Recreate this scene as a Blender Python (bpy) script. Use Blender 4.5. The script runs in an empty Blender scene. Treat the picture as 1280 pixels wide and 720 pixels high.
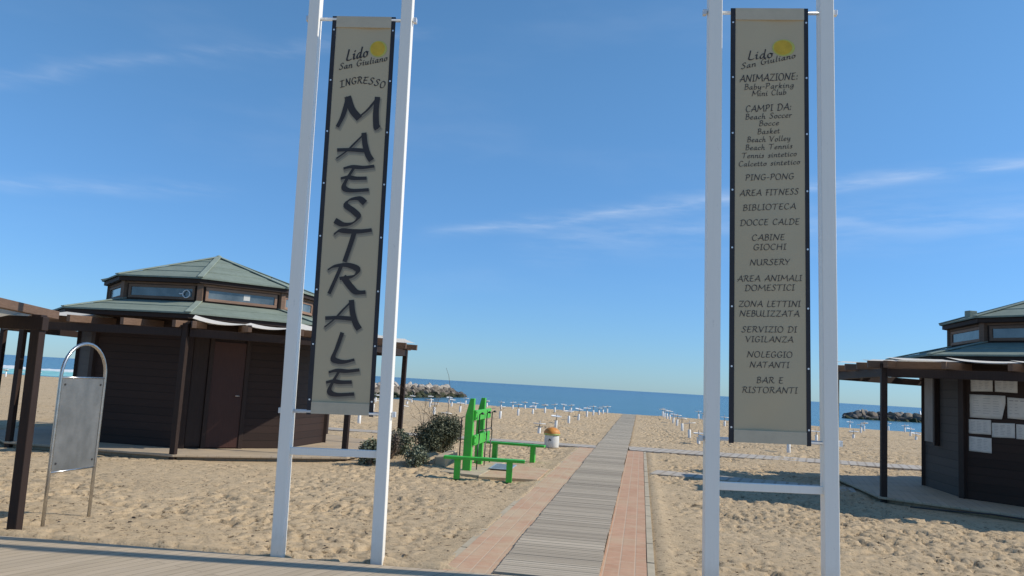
import bpy, math, random
import numpy as np
from mathutils import Vector, Matrix

S = bpy.context.scene
R = math.radians
random.seed(7)

# ------------------------------------------------------------------ camera, sky, sun, exposure
cd = bpy.data.cameras.new("camera"); cam = bpy.data.objects.new("camera", cd); S.collection.objects.link(cam)
cd.sensor_width = 36.0; cd.lens = 28.125; cd.clip_start = 0.05; cd.clip_end = 40000
YAW, PITCH, ROLL = 9.538, 6.826, 3.325
cam.matrix_world = (Matrix.Translation((0, 0, 1.65)) @ Matrix.Rotation(R(YAW), 4, 'Z')
                    @ Matrix.Rotation(R(90 + PITCH), 4, 'X') @ Matrix.Rotation(R(ROLL), 4, 'Z'))
S.camera = cam

SUN_EL, SUN_AZ = 39.0, 8.2          # azimuth measured from +X towards +Y
sun_dir = Vector((math.cos(R(SUN_EL)) * math.cos(R(SUN_AZ)), math.cos(R(SUN_EL)) * math.sin(R(SUN_AZ)), math.sin(R(SUN_EL))))
w = bpy.data.worlds.new("World"); S.world = w; w.use_nodes = True
nt = w.node_tree; N = nt.nodes; L = nt.links; N.clear()
wo = N.new('ShaderNodeOutputWorld'); bg = N.new('ShaderNodeBackground'); sky = N.new('ShaderNodeTexSky')
sky.sky_type = 'NISHITA'; sky.sun_disc = False; sky.sun_elevation = R(SUN_EL); sky.sun_rotation = R(90 - SUN_AZ)
sky.altitude = 0; sky.air_density = 1.0; sky.dust_density = 0.12; sky.ozone_density = 3.5
bg.inputs['Strength'].default_value = 0.125
# thin cirrus: a long streak along a great circle plus faint stretched wisps, all in world directions
tc = N.new('ShaderNodeTexCoord')
def wmath(op, a, b=None, c=None, clamp=False):
    n = N.new('ShaderNodeMath'); n.operation = op; n.use_clamp = clamp
    for i, v in enumerate((a, b, c)):
        if v is None: continue
        if isinstance(v, (int, float)): n.inputs[i].default_value = v
        else: L.new(v, n.inputs[i])
    return n.outputs[0]
def wdot(vec):
    n = N.new('ShaderNodeVectorMath'); n.operation = 'DOT_PRODUCT'; L.new(tc.outputs['Generated'], n.inputs[0]); n.inputs[1].default_value = vec
    return n.outputs['Value']
def wnoise(scale, detail, stretch, rot=0.0, rough=.6):
    m = N.new('ShaderNodeMapping'); m.inputs['Scale'].default_value = stretch; m.inputs['Rotation'].default_value = rot if isinstance(rot, tuple) else (0, 0, rot)
    L.new(tc.outputs['Generated'], m.inputs['Vector'])
    t = N.new('ShaderNodeTexNoise'); t.inputs['Scale'].default_value = scale; t.inputs['Detail'].default_value = detail; t.inputs['Roughness'].default_value = rough
    L.new(m.outputs[0], t.inputs['Vector']); return t.outputs['Fac']
def wstep(v, lo, hi):
    n = N.new('ShaderNodeMapRange'); n.interpolation_type = 'SMOOTHSTEP'; n.inputs['From Min'].default_value = lo; n.inputs['From Max'].default_value = hi
    L.new(v, n.inputs['Value']); return n.outputs[0]
n1 = wnoise(5, 4, (1, 1, 5)); n2 = wnoise(9, 6, (1, 1, 7), (0, R(14), 0))
def streak(d1, d2, width, wob, amount, x0, x1):
    a, b = Vector(d1), Vector(d2); nn = a.cross(b).normalized()
    d = wdot(nn); d = wmath('ADD', d, wmath('MULTIPLY', wmath('SUBTRACT', n1, .5), wob))
    band = wmath('SUBTRACT', 1.0, wmath('DIVIDE', wmath('ABSOLUTE', d), width), clamp=True)
    band = wmath('MULTIPLY', band, band)
    band = wmath('MULTIPLY', band, wmath('MULTIPLY', wstep(n2, .3, .7), amount))
    gx = wdot((1, 0, 0))
    lo = wstep(gx, x0, x0 + .12); hi = wmath('SUBTRACT', 1.0, wstep(gx, x1 - .1, x1))
    return wmath('MULTIPLY', band, wmath('MULTIPLY', lo, hi))
s1 = streak((-.21, .96, .19), (.38, .89, .26), .018, .03, .28, -.3, 1.2)
s2 = streak((-.21, .96, .17), (.38, .89, .205), .05, .05, .16, -.2, 1.2)
s3 = streak((-.75, .64, .16), (-.5, .83, .20), .02, .03, .16, -.95, -.45)
s4 = streak((-.6, .70, .29), (-.3, .87, .40), .016, .05, .10, -.75, -.2)
veil = wmath('MULTIPLY', wstep(wnoise(2.2, 5, (1, 1, 4), (R(6), R(10), 0)), .5, .85), .06)
cl = wmath('ADD', wmath('ADD', s1, s2), wmath('ADD', wmath('ADD', s3, s4), veil), clamp=True)
# wisps only above the horizon
cl = wmath('MULTIPLY', cl, wstep(wdot((0, 0, 1)), .03, .12))
mx = N.new('ShaderNodeMix'); mx.data_type = 'RGBA'
wb = N.new('ShaderNodeMix'); wb.data_type = 'RGBA'; wb.blend_type = 'MULTIPLY'; wb.inputs['Factor'].default_value = 1
L.new(sky.outputs[0], wb.inputs['A']); wb.inputs['B'].default_value = (.73, 1.06, 1.19, 1)
hz = N.new('ShaderNodeMix'); hz.data_type = 'RGBA'; hz.blend_type = 'MULTIPLY'; L.new(wmath('SUBTRACT', 1.0, wstep(wdot((0, 0, 1)), -.05, .46)), hz.inputs['Factor'])
L.new(wb.outputs['Result'], hz.inputs['A']); hz.inputs['B'].default_value = (.60, .655, .91, 1)
L.new(cl, mx.inputs['Factor']); L.new(hz.outputs['Result'], mx.inputs['A']); mx.inputs['B'].default_value = (7.2, 7.6, 8.2, 1)
L.new(mx.outputs['Result'], bg.inputs['Color']); L.new(bg.outputs[0], wo.inputs['Surface'])

sd = bpy.data.lights.new("sun", 'SUN'); sd.energy = 4.3; sd.angle = R(.53); sd.color = (1, .925, .80)
so = bpy.data.objects.new("sun", sd); S.collection.objects.link(so); so.location = (30, 5, 30)
so.rotation_euler = sun_dir.to_track_quat('Z', 'Y').to_euler()
S.view_settings.view_transform = 'Standard'; S.view_settings.look = 'None'; S.view_settings.gamma = 1
S.view_settings.use_curve_mapping = False; S.view_settings.exposure = 0.0
S.cycles.max_bounces = 8; S.cycles.use_denoising = True

# ------------------------------------------------------------------ helpers
def tag(o, label=None, cat=None, group=None, kind=None):
    for k, v in (('label', label), ('category', cat), ('group', group), ('kind', kind)):
        if v: o[k] = v
    return o
def empty(name, loc=(0, 0, 0), rot=(0, 0, 0), label=None, cat=None, group=None):
    o = bpy.data.objects.new(name, None); S.collection.objects.link(o); o.location = loc; o.rotation_euler = rot
    o.empty_display_size = .2
    return tag(o, label, cat, group)
class MB:
    def __init__(s): s.v = []; s.f = []; s.t = []
    def add(s, vs, fs):
        b = len(s.v); s.v += [tuple(v) for v in vs]; s.f += [tuple(i + b for i in f) for f in fs]; return s
    def box(s, c, d, m=None):
        x, y, z = d[0] / 2, d[1] / 2, d[2] / 2
        vs = [Vector((sx * x, sy * y, sz * z)) for sz in (-1, 1) for sx, sy in ((-1, -1), (1, -1), (1, 1), (-1, 1))]
        if m is not None: vs = [m @ v for v in vs]
        c = Vector(c); vs = [v + c for v in vs]
        return s.add(vs, [(3, 2, 1, 0), (4, 5, 6, 7), (0, 1, 5, 4), (1, 2, 6, 5), (2, 3, 7, 6), (3, 0, 4, 7)])
    def bar(s, p, q, wd, ht, up=(0, 0, 1), taper=1.0):
        p, q = Vector(p), Vector(q); a = (q - p).normalized(); u = Vector(up); sd_ = a.cross(u).normalized(); u = sd_.cross(a)
        vs = []
        for c, k in ((p, 1), (q, taper)):
            for i, j in ((-1, -1), (1, -1), (1, 1), (-1, 1)): vs.append(c + sd_ * i * wd / 2 * k + u * j * ht / 2 * k)
        return s.add(vs, [(3, 2, 1, 0), (4, 5, 6, 7), (0, 1, 5, 4), (1, 2, 6, 5), (2, 3, 7, 6), (3, 0, 4, 7)])
    def tube(s, pts, r, n=8, cap=True):
        pts = [Vector(p) for p in pts]; rs = r if isinstance(r, (list, tuple)) else [r] * len(pts)
        vs = []; fs = []; prev = None
        for i, p in enumerate(pts):
            a = (pts[min(i + 1, len(pts) - 1)] - pts[max(i - 1, 0)]).normalized()
            if prev is None: u = a.orthogonal().normalized()
            else: u = (prev - a * prev.dot(a)); u = u.normalized() if u.length > 1e-6 else a.orthogonal().normalized()
            prev = u; v = a.cross(u)
            for k in range(n):
                t = 2 * math.pi * k / n; vs.append(p + (u * math.cos(t) + v * math.sin(t)) * rs[i])
        for i in range(len(pts) - 1):
            for k in range(n):
                fs.append((i * n + k, i * n + (k + 1) % n, (i + 1) * n + (k + 1) % n, (i + 1) * n + k))
        if cap: fs.append(tuple(range(n))[::-1]); fs.append(tuple((len(pts) - 1) * n + k for k in range(n)))
        return s.add(vs, fs)
    def prism(s, poly, z0, z1):
        n = len(poly); vs = [(x, y, z0) for x, y in poly] + [(x, y, z1) for x, y in poly]
        return s.add(vs, [tuple(range(n))[::-1], tuple(range(n, 2 * n))] + [(i, (i + 1) % n, n + (i + 1) % n, n + i) for i in range(n)])
    def lathe(s, prof, n=20, c=(0, 0, 0), wob=0):
        vs = []; fs = []; m = len(prof)
        for k in range(n):
            t = 2 * math.pi * k / n
            for r, z in prof: vs.append((c[0] + r * math.cos(t) * (1 + wob * math.sin(5 * t + z * 9)), c[1] + r * math.sin(t) * (1 + wob * math.cos(4 * t)), c[2] + z))
        for k in range(n):
            for i in range(m - 1):
                fs.append((k * m + i, ((k + 1) % n) * m + i, ((k + 1) % n) * m + i + 1, k * m + i + 1))
        return s.add(vs, fs)
    def build(s, name, mat, parent=None, smooth=False, bevel=0, label=None):
        me = bpy.data.meshes.new(name); me.from_pydata(s.v, [], s.f); me.update()
        if mat: me.materials.append(mat)
        if smooth: me.polygons.foreach_set('use_smooth', [True] * len(me.polygons))
        o = bpy.data.objects.new(name, me); S.collection.objects.link(o)
        if parent: o.parent = parent
        if bevel:
            b = o.modifiers.new('bevel', 'BEVEL'); b.width = bevel; b.segments = 2; b.limit_method = 'ANGLE'
        if label: o['label'] = label
        return o

# ------------------------------------------------------------------ materials
class NT:
    def __init__(s, name):
        s.m = bpy.data.materials.new(name); s.m.use_nodes = True; s.t = s.m.node_tree; s.n = s.t.nodes; s.l = s.t.links
        s.b = s.n['Principled BSDF']; s.co = s.n.new('ShaderNodeTexCoord')
    def set(s, **k):
        for a, v in k.items(): s.b.inputs[a.replace('_', ' ')].default_value = v
        return s
    def mapped(s, scale=(1, 1, 1), rot=(0, 0, 0), src='Object'):
        m = s.n.new('ShaderNodeMapping'); m.inputs['Scale'].default_value = scale; m.inputs['Rotation'].default_value = rot
        s.l.new(s.co.outputs[src], m.inputs['Vector']); return m.outputs[0]
    def noise(s, scale, detail=5, rough=.6, vec=None, dist=0):
        t = s.n.new('ShaderNodeTexNoise'); t.inputs['Scale'].default_value = scale; t.inputs['Detail'].default_value = detail
        t.inputs['Roughness'].default_value = rough; t.inputs['Distortion'].default_value = dist
        s.l.new(vec if vec is not None else s.co.outputs['Object'], t.inputs['Vector']); return t.outputs['Fac']
    def ramp(s, fac, stops):
        r = s.n.new('ShaderNodeValToRGB'); e = r.color_ramp.elements
        while len(e) < len(stops): e.new(.5)
        for i, (p, c) in enumerate(stops):
            e[i].position = p; e[i].color = (*c, 1) if len(c) == 3 else c
        s.l.new(fac, r.inputs['Fac']); return r.outputs['Color']
    def mix(s, fac, a, b, mode='MIX'):
        m = s.n.new('ShaderNodeMix'); m.data_type = 'RGBA'; m.blend_type = mode
        for key, v in (('Factor', fac), ('A', a), ('B', b)):
            if hasattr(v, 'links'): s.l.new(v, m.inputs[key])
            elif isinstance(v, (int, float)): m.inputs[key].default_value = v
            else: m.inputs[key].default_value = (*v, 1)
        return m.outputs['Result']
    def math(s, op, a, b=0.0):
        n = s.n.new('ShaderNodeMath'); n.operation = op
        for i, v in enumerate((a, b)):
            if hasattr(v, 'links'): s.l.new(v, n.inputs[i])
            else: n.inputs[i].default_value = v
        return n.outputs[0]
    def color(s, c): s.l.new(c, s.b.inputs['Base Color']); return s
    def rough(s, c): s.l.new(c, s.b.inputs['Roughness']); return s
    def bump(s, h, strength=.3, dist=.01, prev=None):
        b = s.n.new('ShaderNodeBump'); b.inputs['Strength'].default_value = strength; b.inputs['Distance'].default_value = dist
        s.l.new(h, b.inputs['Height'])
        if prev is not None: s.l.new(prev, b.inputs['Normal'])
        s.l.new(b.outputs[0], s.b.inputs['Normal']); return b.outputs[0]
    def info(s, out='Random'):
        o = s.n.new('ShaderNodeObjectInfo'); return o.outputs[out]
    def island(s):
        g = s.n.new('ShaderNodeNewGeometry'); return g.outputs['Random Per Island']
def sc(c, k): return tuple(min(1, x * k) for x in c)
def simple(name, col, rough=.6, var=.25, nscale=6, metal=0, bump=.15, bscale=60, spec=.5, stretch=(1, 1, 1)):
    t = NT(name); t.set(Roughness=rough, Metallic=metal)
    t.b.inputs['Specular IOR Level'].default_value = spec
    v = t.mapped(stretch)
    t.color(t.ramp(t.noise(nscale, 6, .65, v), [(.3, sc(col, 1 - var)), (.7, sc(col, 1 + var))]))
    if bump: t.bump(t.noise(bscale, 4, .6, v), bump, .004)
    return t.m
M = {}
# painted white posts: faint grime runs
t = NT('white_paint'); t.set(Roughness=.42)
g1 = t.noise(3, 6, .7, t.mapped((14, 14, .7)))
t.color(t.mix(t.math('MULTIPLY', t.ramp(g1, [(.5, (0, 0, 0)), (.85, (1, 1, 1))]), .25), (.86, .83, .76), (.66, .63, .57)))
sp = t.n.new('ShaderNodeSeparateXYZ'); t.l.new(t.co.outputs['Object'], sp.inputs[0])
foot = t.n.new('ShaderNodeMapRange'); foot.inputs['From Min'].default_value = .55; foot.inputs['From Max'].default_value = .0; t.l.new(t.math('ADD', sp.outputs['Z'], t.math('MULTIPLY', t.noise(9, 5, .7), .5)), foot.inputs['Value'])
cc = t.b.inputs['Base Color'].links[0].from_socket
scuff = t.ramp(t.noise(16, 6, .8, t.mapped((1.6, 1.6, .35))), [(.62, (0, 0, 0)), (.68, (1, 1, 1))])
cc = t.mix(t.math('MULTIPLY', scuff, .4), cc, (.42, .40, .37))
t.color(t.mix(t.math('MULTIPLY', foot.outputs[0], .7), cc, (.50, .42, .30)))
t.bump(t.noise(120, 3, .5, t.mapped((1, 1, .08))), .12, .002); M['white'] = t.m
M['tube_steel'] = simple('tube_paint', (.68, .69, .70), .35, .1, 8, .3, .05)
# banner cloth
t = NT('banner_cloth'); t.set(Roughness=.75)
t.color(t.mix(.5, t.ramp(t.noise(1.6, 4, .5), [(.3, (.485, .40, .265)), (.7, (.53, .44, .29))]), t.ramp(t.noise(260, 2, .5), [(.3, (.48, .395, .26)), (.7, (.535, .445, .295))])))
t.bump(t.noise(2.2, 2, .4), .25, .03); M['cloth'] = t.m
M['cloth_hem'] = simple('banner_hem', (.53, .46, .34), .75, .06, 9, 0, .08, 200)  # paler than the cloth; sand light through the lower sleeve put into colour
M['strip'] = simple('banner_strip', (.022, .020, .024), .6, .2, 8, 0, .1, 150)
M['ink'] = simple('banner_ink', (.036, .031, .031), .7, .1, 10, 0, 0)
M['ink_small'] = simple('banner_small_ink', (.05, .046, .046), .7, .1, 10, 0, 0)
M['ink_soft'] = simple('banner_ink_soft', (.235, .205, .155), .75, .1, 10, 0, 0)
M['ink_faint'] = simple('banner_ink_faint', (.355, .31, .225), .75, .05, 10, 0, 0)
M['sun_core'] = simple('sun_print', (.62, .40, .035), .7, .12, 14, 0, 0)
M['sun_halo'] = simple('sun_halo_print', (.50, .50, .12), .7, .08, 14, 0, 0)
M['eyelet'] = simple('eyelet_metal', (.8, .8, .8), .3, .05, 8, .4, 0)
# dark stained wood
def wood(name, col, rough=.62, var=.5, axis='z', boards=0, bdir='z', spec=.3):
    t = NT(name); t.set(Roughness=rough); t.b.inputs['Specular IOR Level'].default_value = spec
    st = {'z': (26, 26, 1.6), 'x': (1.6, 26, 26), 'xy': (3, 3, 40)}[axis]
    gr = t.noise(2.2, 7, .7, t.mapped(st), .4)
    big = t.noise(1.3, 3, .5)
    c = t.mix(.4, t.ramp(gr, [(.28, sc(col, 1 - var)), (.72, sc(col, 1 + var))]), t.ramp(big, [(.3, sc(col, .7)), (.7, sc(col, 1.35))]))
    b = t.bump(gr, .35, .004)
    if boards:
        sp = t.n.new('ShaderNodeSeparateXYZ'); t.l.new(t.co.outputs['Object'], sp.inputs[0])
        fr = t.math('FRACT', t.math('MULTIPLY', sp.outputs['Z'], 1 / boards))
        gap = t.math('LESS_THAN', fr, .09)
        c = t.mix(gap, c, sc(col, .35))
        idx = t.math('FLOOR', t.math('MULTIPLY', sp.outputs['Z'], 1 / boards))
        wn = t.n.new('ShaderNodeTexWhiteNoise'); wn.noise_dimensions = '1D'; t.l.new(idx, wn.inputs['W'])
        c = t.mix(.5, c, t.mix(wn.outputs['Value'], sc(col, .72), sc(col, 1.3)), 'MIX')
        prof = t.math('SUBTRACT', 1.0, gap)
        t.bump(prof, .7, .012, b)
    t.color(c); return t.m
M['dark_wood'] = wood('dark_stained_wood', (.028, .016, .012))
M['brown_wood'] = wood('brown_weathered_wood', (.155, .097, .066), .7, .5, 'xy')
M['wall_boards'] = wood('dark_wall_boards', (.028, .015, .011), .65, .4, 'xy', .145)
M['wall_boards_old'] = wood('grey_brown_wall_boards', (.058, .048, .042), .7, .4, 'xy', .16)
M['door_wood'] = wood('red_brown_door', (.05, .02, .014), .5, .35)
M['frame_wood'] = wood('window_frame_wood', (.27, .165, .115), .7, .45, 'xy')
M['soffit'] = wood('dark_soffit', (.032, .02, .016), .7, .4, 'xy')
M['panel_grey'] = simple('grey_shutter_paint', (.20, .175, .155), .6, .15)
# roof felt
def roofmat(name, col):
    t = NT(name); t.set(Roughness=.85); t.b.inputs['Specular IOR Level'].default_value = .25
    a = t.noise(2.1, 6, .65); b = t.noise(14, 5, .7)
    c = t.mix(.5, t.ramp(a, [(.3, sc(col, .72)), (.7, sc(col, 1.25))]), t.ramp(b, [(.3, sc(col, .8)), (.7, sc(col, 1.2))]))
    c = t.mix(t.math('MULTIPLY', t.ramp(t.noise(5, 6, .75), [(.62, (0, 0, 0)), (.75, (1, 1, 1))]), .4), c, (.17, .135, .095))
    t.color(c); t.bump(t.noise(90, 4, .6), .4, .006); return t.m
M['roof'] = roofmat('green_roof_felt', (.21, .25, .205))
M['ridge'] = roofmat('green_ridge_felt', (.255, .30, .25))
def canvasmat(name, col):
    t = NT(name); t.set(Roughness=.8); c = t.ramp(t.noise(5, 5, .6), [(.3, sc(col, .93)), (.7, sc(col, 1.05))]); t.color(c)
    tr = t.n.new('ShaderNodeBsdfTranslucent'); t.l.new(c, tr.inputs['Color']); mx_ = t.n.new('ShaderNodeMixShader'); mx_.inputs[0].default_value = .65
    t.l.new(t.b.outputs[0], mx_.inputs[1]); t.l.new(tr.outputs[0], mx_.inputs[2]); t.l.new(mx_.outputs[0], t.n['Material Output'].inputs['Surface']); return t.m
M['canvas'] = canvasmat('white_canvas', (.9, .87, .80))
M['canvas_cream'] = canvasmat('cream_canvas', (.66, .58, .44))
t = NT('window_glass'); t.set(Roughness=.12, Metallic=0.0); t.b.inputs['Specular IOR Level'].default_value = .9
t.color(t.ramp(t.noise(2.5, 4, .6), [(.3, (.05, .065, .075)), (.7, (.16, .19, .20))])); M['glass'] = t.m
t = NT('brushed_steel'); t.set(Metallic=.85)
gs = t.noise(2.6, 6, .7); t.color(t.ramp(gs, [(.3, (.21, .21, .20)), (.7, (.31, .31, .30))]))
t.rough(t.ramp(t.noise(5, 5, .7), [(.3, (.42,) * 3), (.7, (.62,) * 3)])); t.bump(t.noise(3, 6, .6, t.mapped((1, 1, 40))), .05, .002); M['steel'] = t.m
t = NT('steel_tube'); t.set(Metallic=.95, Roughness=.26); t.color(t.ramp(t.noise(9, 4, .6), [(.3, (.42, .41, .40)), (.7, (.60, .59, .57))])); M['steel_tube'] = t.m
t = NT('green_paint'); t.set(Roughness=.42)
wv = t.noise(3, 7, .75, t.mapped((8, 8, 8)))
t.color(t.mix(t.math('MULTIPLY', t.ramp(wv, [(.52, (0, 0, 0)), (.62, (1, 1, 1))]), .6), t.ramp(t.noise(4, 4, .6), [(.3, (.045, .44, .035)), (.7, (.062, .53, .045))]), (.10, .30, .09)))
t.bump(t.noise(4, 6, .65, t.mapped((3, 3, 30))), .15, .004); M['green'] = t.m
M['black_pipe'] = simple('black_pipe', (.03, .028, .03), .4, .2)
M['concrete'] = simple('pale_concrete', (.44, .36, .25), .9, .18, 5, 0, .3, 40)
M['drain'] = simple('drain_plate', (.40, .47, .52), .45, .15, 7, .3)
M['bin_white'] = simple('bin_white', (.72, .71, .67), .5, .12, 7)
M['bin_rim'] = simple('bin_rim_green', (.42, .50, .16), .6, .15, 7)
M['bin_lid'] = simple('bin_lid_orange', (.62, .24, .035), .55, .3, 9, 0, .4, 30)
M['plastic_white'] = simple('umbrella_base_white', (.78, .77, .74), .45, .10, 6)
M['tray_white'] = simple('umbrella_tray_white', (.80, .80, .78), .4, .06, 6)
M['pole_grey'] = simple('pole_stub_grey', (.25, .24, .23), .5, .2, 6, .3)
M['kerb'] = simple('kerb_concrete', (.44, .37, .26), .9, .15, 4, 0, .3, 50)
M['paper'] = simple('notice_paper', (.62, .60, .56), .8, .08, 6, 0, .1, 20)
M['paper_print'] = simple('notice_print', (.30, .29, .29), .8, .1, 10, 0, 0)
M['ship'] = simple('ship_hull', (.10, .12, .16), .6, .1)

# ------------------------------------------------------------------ the ground
def vn(x, y, sc_, seed):
    rng = np.random.RandomState(seed); T = rng.rand(256, 256)
    X = x / sc_; Y = y / sc_; xi = np.floor(X).astype(np.int64); yi = np.floor(Y).astype(np.int64)
    fx = X - xi; fy = Y - yi; fx = fx * fx * (3 - 2 * fx); fy = fy * fy * (3 - 2 * fy)
    a = T[xi & 255, yi & 255]; b = T[(xi + 1) & 255, yi & 255]; c = T[xi & 255, (yi + 1) & 255]; d = T[(xi + 1) & 255, (yi + 1) & 255]
    return (a * (1 - fx) + b * fx) * (1 - fy) + (c * (1 - fx) + d * fx) * fy
def sst(v, a, b):
    t = np.clip((v - a) / (b - a), 0, 1); return t * t * (3 - 2 * t)
EDGE_K = 0.083
def edge_y(x): return 7.131 + EDGE_K * (x + 0.0)              # front edge of the timber deck
PATH_L, PATH_R, PATH_END = -1.21, -0.315, 57.0
BR_L, BR_R = -1.66, 0.11
HUTS = [(-9.55, 16.6, 1), (8.2, 16.8, -1)]
RING = [(1.5, -3.45), (4.0, -1.75), (4.0, 1.75), (1.5, 3.45), (-1.5, 3.45), (-4.0, 1.75), (-4.0, -1.75), (-1.5, -3.45)]
LEFT_RING = RING[:4] + [(-1.5, 3.45), (-4.0, 1.75), (-3.5, -1.95), (-1.80, -3.40)]
def sand_h(x, y, fine=True):
    wx = x + .12 * vn(x, y, .4, 21); wy = y + .12 * vn(x, y, .4, 22)
    h = .05 * (vn(x, y, 2.3, 1) - .5) + .03 * (vn(wx, wy, .8, 2) - .5)
    tr = .30 + .85 * sst(.6 * vn(x, y, 1.5, 9) + .4 * vn(x, y, .6, 19) + .10 * sst(x, 0, 2), .36, .66)           # trampled and smoother areas
    f = .010 * (vn(wx, wy, .36, 3) - .5) + .010 * (vn(wx, wy, .17, 14) - .5) + .020 * (vn(wx, wy, .09, 4) - .5) + .018 * (vn(wx, wy, .062, 8) - .5)
    pit = sst(vn(wx, wy, .17, 5), .78, .82) * -.035 + sst(vn(wx, wy * 1.25, .075, 6), .72, .76) * -.040 + sst(vn(wx + 3, wy, .055, 16), .74, .84) * -.030
    rim = sst(vn(wx, wy, .16, 7), .72, .85) * .006
    h = h + tr * (f + pit + rim)
    # calm, thin sand next to paving
    d = np.maximum(BR_L - .05 - x, x - BR_R - .12)
    near = np.where(y < 23.5, d, np.maximum(PATH_L - .05 - x, x - PATH_R - .05))
    k = sst(near, -.02, .55); k = np.where(y > PATH_END + .5, 1.0, k)
    h = h * (.25 + .75 * k)
    inside = sst(-near, .0, .10)
    h = np.where(y < PATH_END, h * (1 - inside) - .03 * inside, h)
    # sand drifting over the left brick border
    dr = np.exp(-((x + 1.66) / .16) ** 2) * (.012 + .035 * (vn(x * 1.0, y, .9, 31) - .35)) * (y < 22.5)
    h = h + np.maximum(dr, 0)
    h = h + .02 * np.exp(-((x - .3) / .10) ** 2) * (y < 22.5) - .012
    # level ground under the kiosk platforms and in front of the deck
    for cx, cy, s in HUTS:
        r = np.maximum(np.abs(x - cx) / 4.0, np.abs(y - cy) / 3.4)
        q = 1 - sst(r, .85, 1.12); h = h * (1 - q) - .02 * q
    e = y - edge_y(x)
    q = sst(e, -.02, .16); h = h * q + (1 - q) * -.10
    h = h + .034 * np.exp(-((e - .14) / .12) ** 2) * (.5 + vn(x, y, .22, 41))
    for px_, py_ in ((-3.12, 6.98), (-2.23, 7.09)):
        h = h + .055 * np.exp(-(((x - px_) / .13) ** 2 + ((y - py_ - .05) / .10) ** 2)) * (e > .0)
    # small mound with the shrubs
    h = h + .16 * np.exp(-(((x + 4.25) / .95) ** 2 + ((y - 15.9) / 1.5) ** 2))
    # beach falls into the sea
    ys = 58.0 + .06 * np.maximum(0, -x - 12)
    h = h - np.clip((y - ys) * .031, 0, 3)
    return h
def grid_mesh(name, xs, ys, hf, mat):
    X, Y = np.meshgrid(xs, ys); Z = hf(X, Y); nx, ny = len(xs), len(ys)
    co = np.stack([X, Y, Z], -1).reshape(-1, 3).astype(np.float32)
    i = np.arange(nx - 1)[None, :] + nx * np.arange(ny - 1)[:, None]
    f = np.stack([i, i + 1, i + nx + 1, i + nx], -1).reshape(-1, 4).astype(np.int32)
    me = bpy.data.meshes.new(name); me.vertices.add(len(co)); me.vertices.foreach_set('co', co.ravel())
    me.loops.add(f.size); me.loops.foreach_set('vertex_index', f.ravel()); me.polygons.add(len(f))
    me.polygons.foreach_set('loop_start', np.arange(0, f.size, 4, dtype=np.int32)); me.polygons.foreach_set('loop_total', np.full(len(f), 4, np.int32))
    me.polygons.foreach_set('use_smooth', np.ones(len(f), bool)); me.update(calc_edges=True); me.materials.append(mat)
    o = bpy.data.objects.new(name, me); S.collection.objects.link(o); return o
t = NT('beach_sand'); t.set(Roughness=.95); t.b.inputs['Specular IOR Level'].default_value = .12
a = t.noise(.55, 6, .6); b = t.noise(5, 7, .75); c3 = t.noise(34, 5, .75)
c = t.ramp(a, [(.3, (.465, .345, .210)), (.7, (.57, .437, .280))])
c = t.mix(.5, c, t.ramp(b, [(.28, (.385, .280, .168)), (.5, (.525, .398, .252)), (.75, (.61, .475, .315))]))
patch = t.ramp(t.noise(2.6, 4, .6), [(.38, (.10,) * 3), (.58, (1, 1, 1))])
pit_spk = t.ramp(t.noise(15, 5, .75, t.mapped((1, .8, 1))), [(.555, (0, 0, 0)), (.60, (1, 1, 1))])
c = t.mix(t.math('MULTIPLY', t.math('MULTIPLY', pit_spk, patch), .88), c, (.10, .068, .038))  # dark specks: shade of foot-pits and bits of reed, put into the colour
c = t.mix(t.math('MULTIPLY', t.ramp(c3, [(.60, (0, 0, 0)), (.68, (1, 1, 1))]), .5), c, (.20, .145, .085))  # finer specks, small pit shade in the colour as well
# damp sand close to the water
sp = t.n.new('ShaderNodeSeparateXYZ'); t.l.new(t.co.outputs['Object'], sp.inputs[0])
wet = t.n.new('ShaderNodeMapRange'); wet.inputs['From Min'].default_value = -.16; wet.inputs['From Max'].default_value = -.24
t.l.new(sp.outputs['Z'], wet.inputs['Value'])
c = t.mix(t.math('MULTIPLY', wet.outputs[0], t.math('GREATER_THAN', sp.outputs['Y'], 55.0)), c, (.20, .15, .105))
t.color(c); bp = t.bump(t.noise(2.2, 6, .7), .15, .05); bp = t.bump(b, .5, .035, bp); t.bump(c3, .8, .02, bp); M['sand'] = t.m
def geo(a0, b0, step, k):
    o = [a0]
    while o[-1] < b0: o.append(o[-1] + max(step, k * o[-1]))
    return o
ys = [-60, -30, -12, 0, 4.5] + geo(5.8, 112, .027, .0040)
core = list(np.arange(-13.5, -7.5, .05)) + list(np.arange(-7.5, 6.0, .03)) + list(np.arange(6.0, 12.0, .05)); l_, r_ = [core[0]], [core[-1]]
while l_[-1] > -420: l_.append(l_[-1] - max(.06, (abs(l_[-1]) - 13.4) * .12))
while r_[-1] < 420: r_.append(r_[-1] + max(.06, (r_[-1] - 11.9) * .12))
xs = l_[::-1][:-1] + core + r_[1:]
tag(grid_mesh('beach', np.array(xs), np.array(ys), sand_h, M['sand']), kind='structure')

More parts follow.
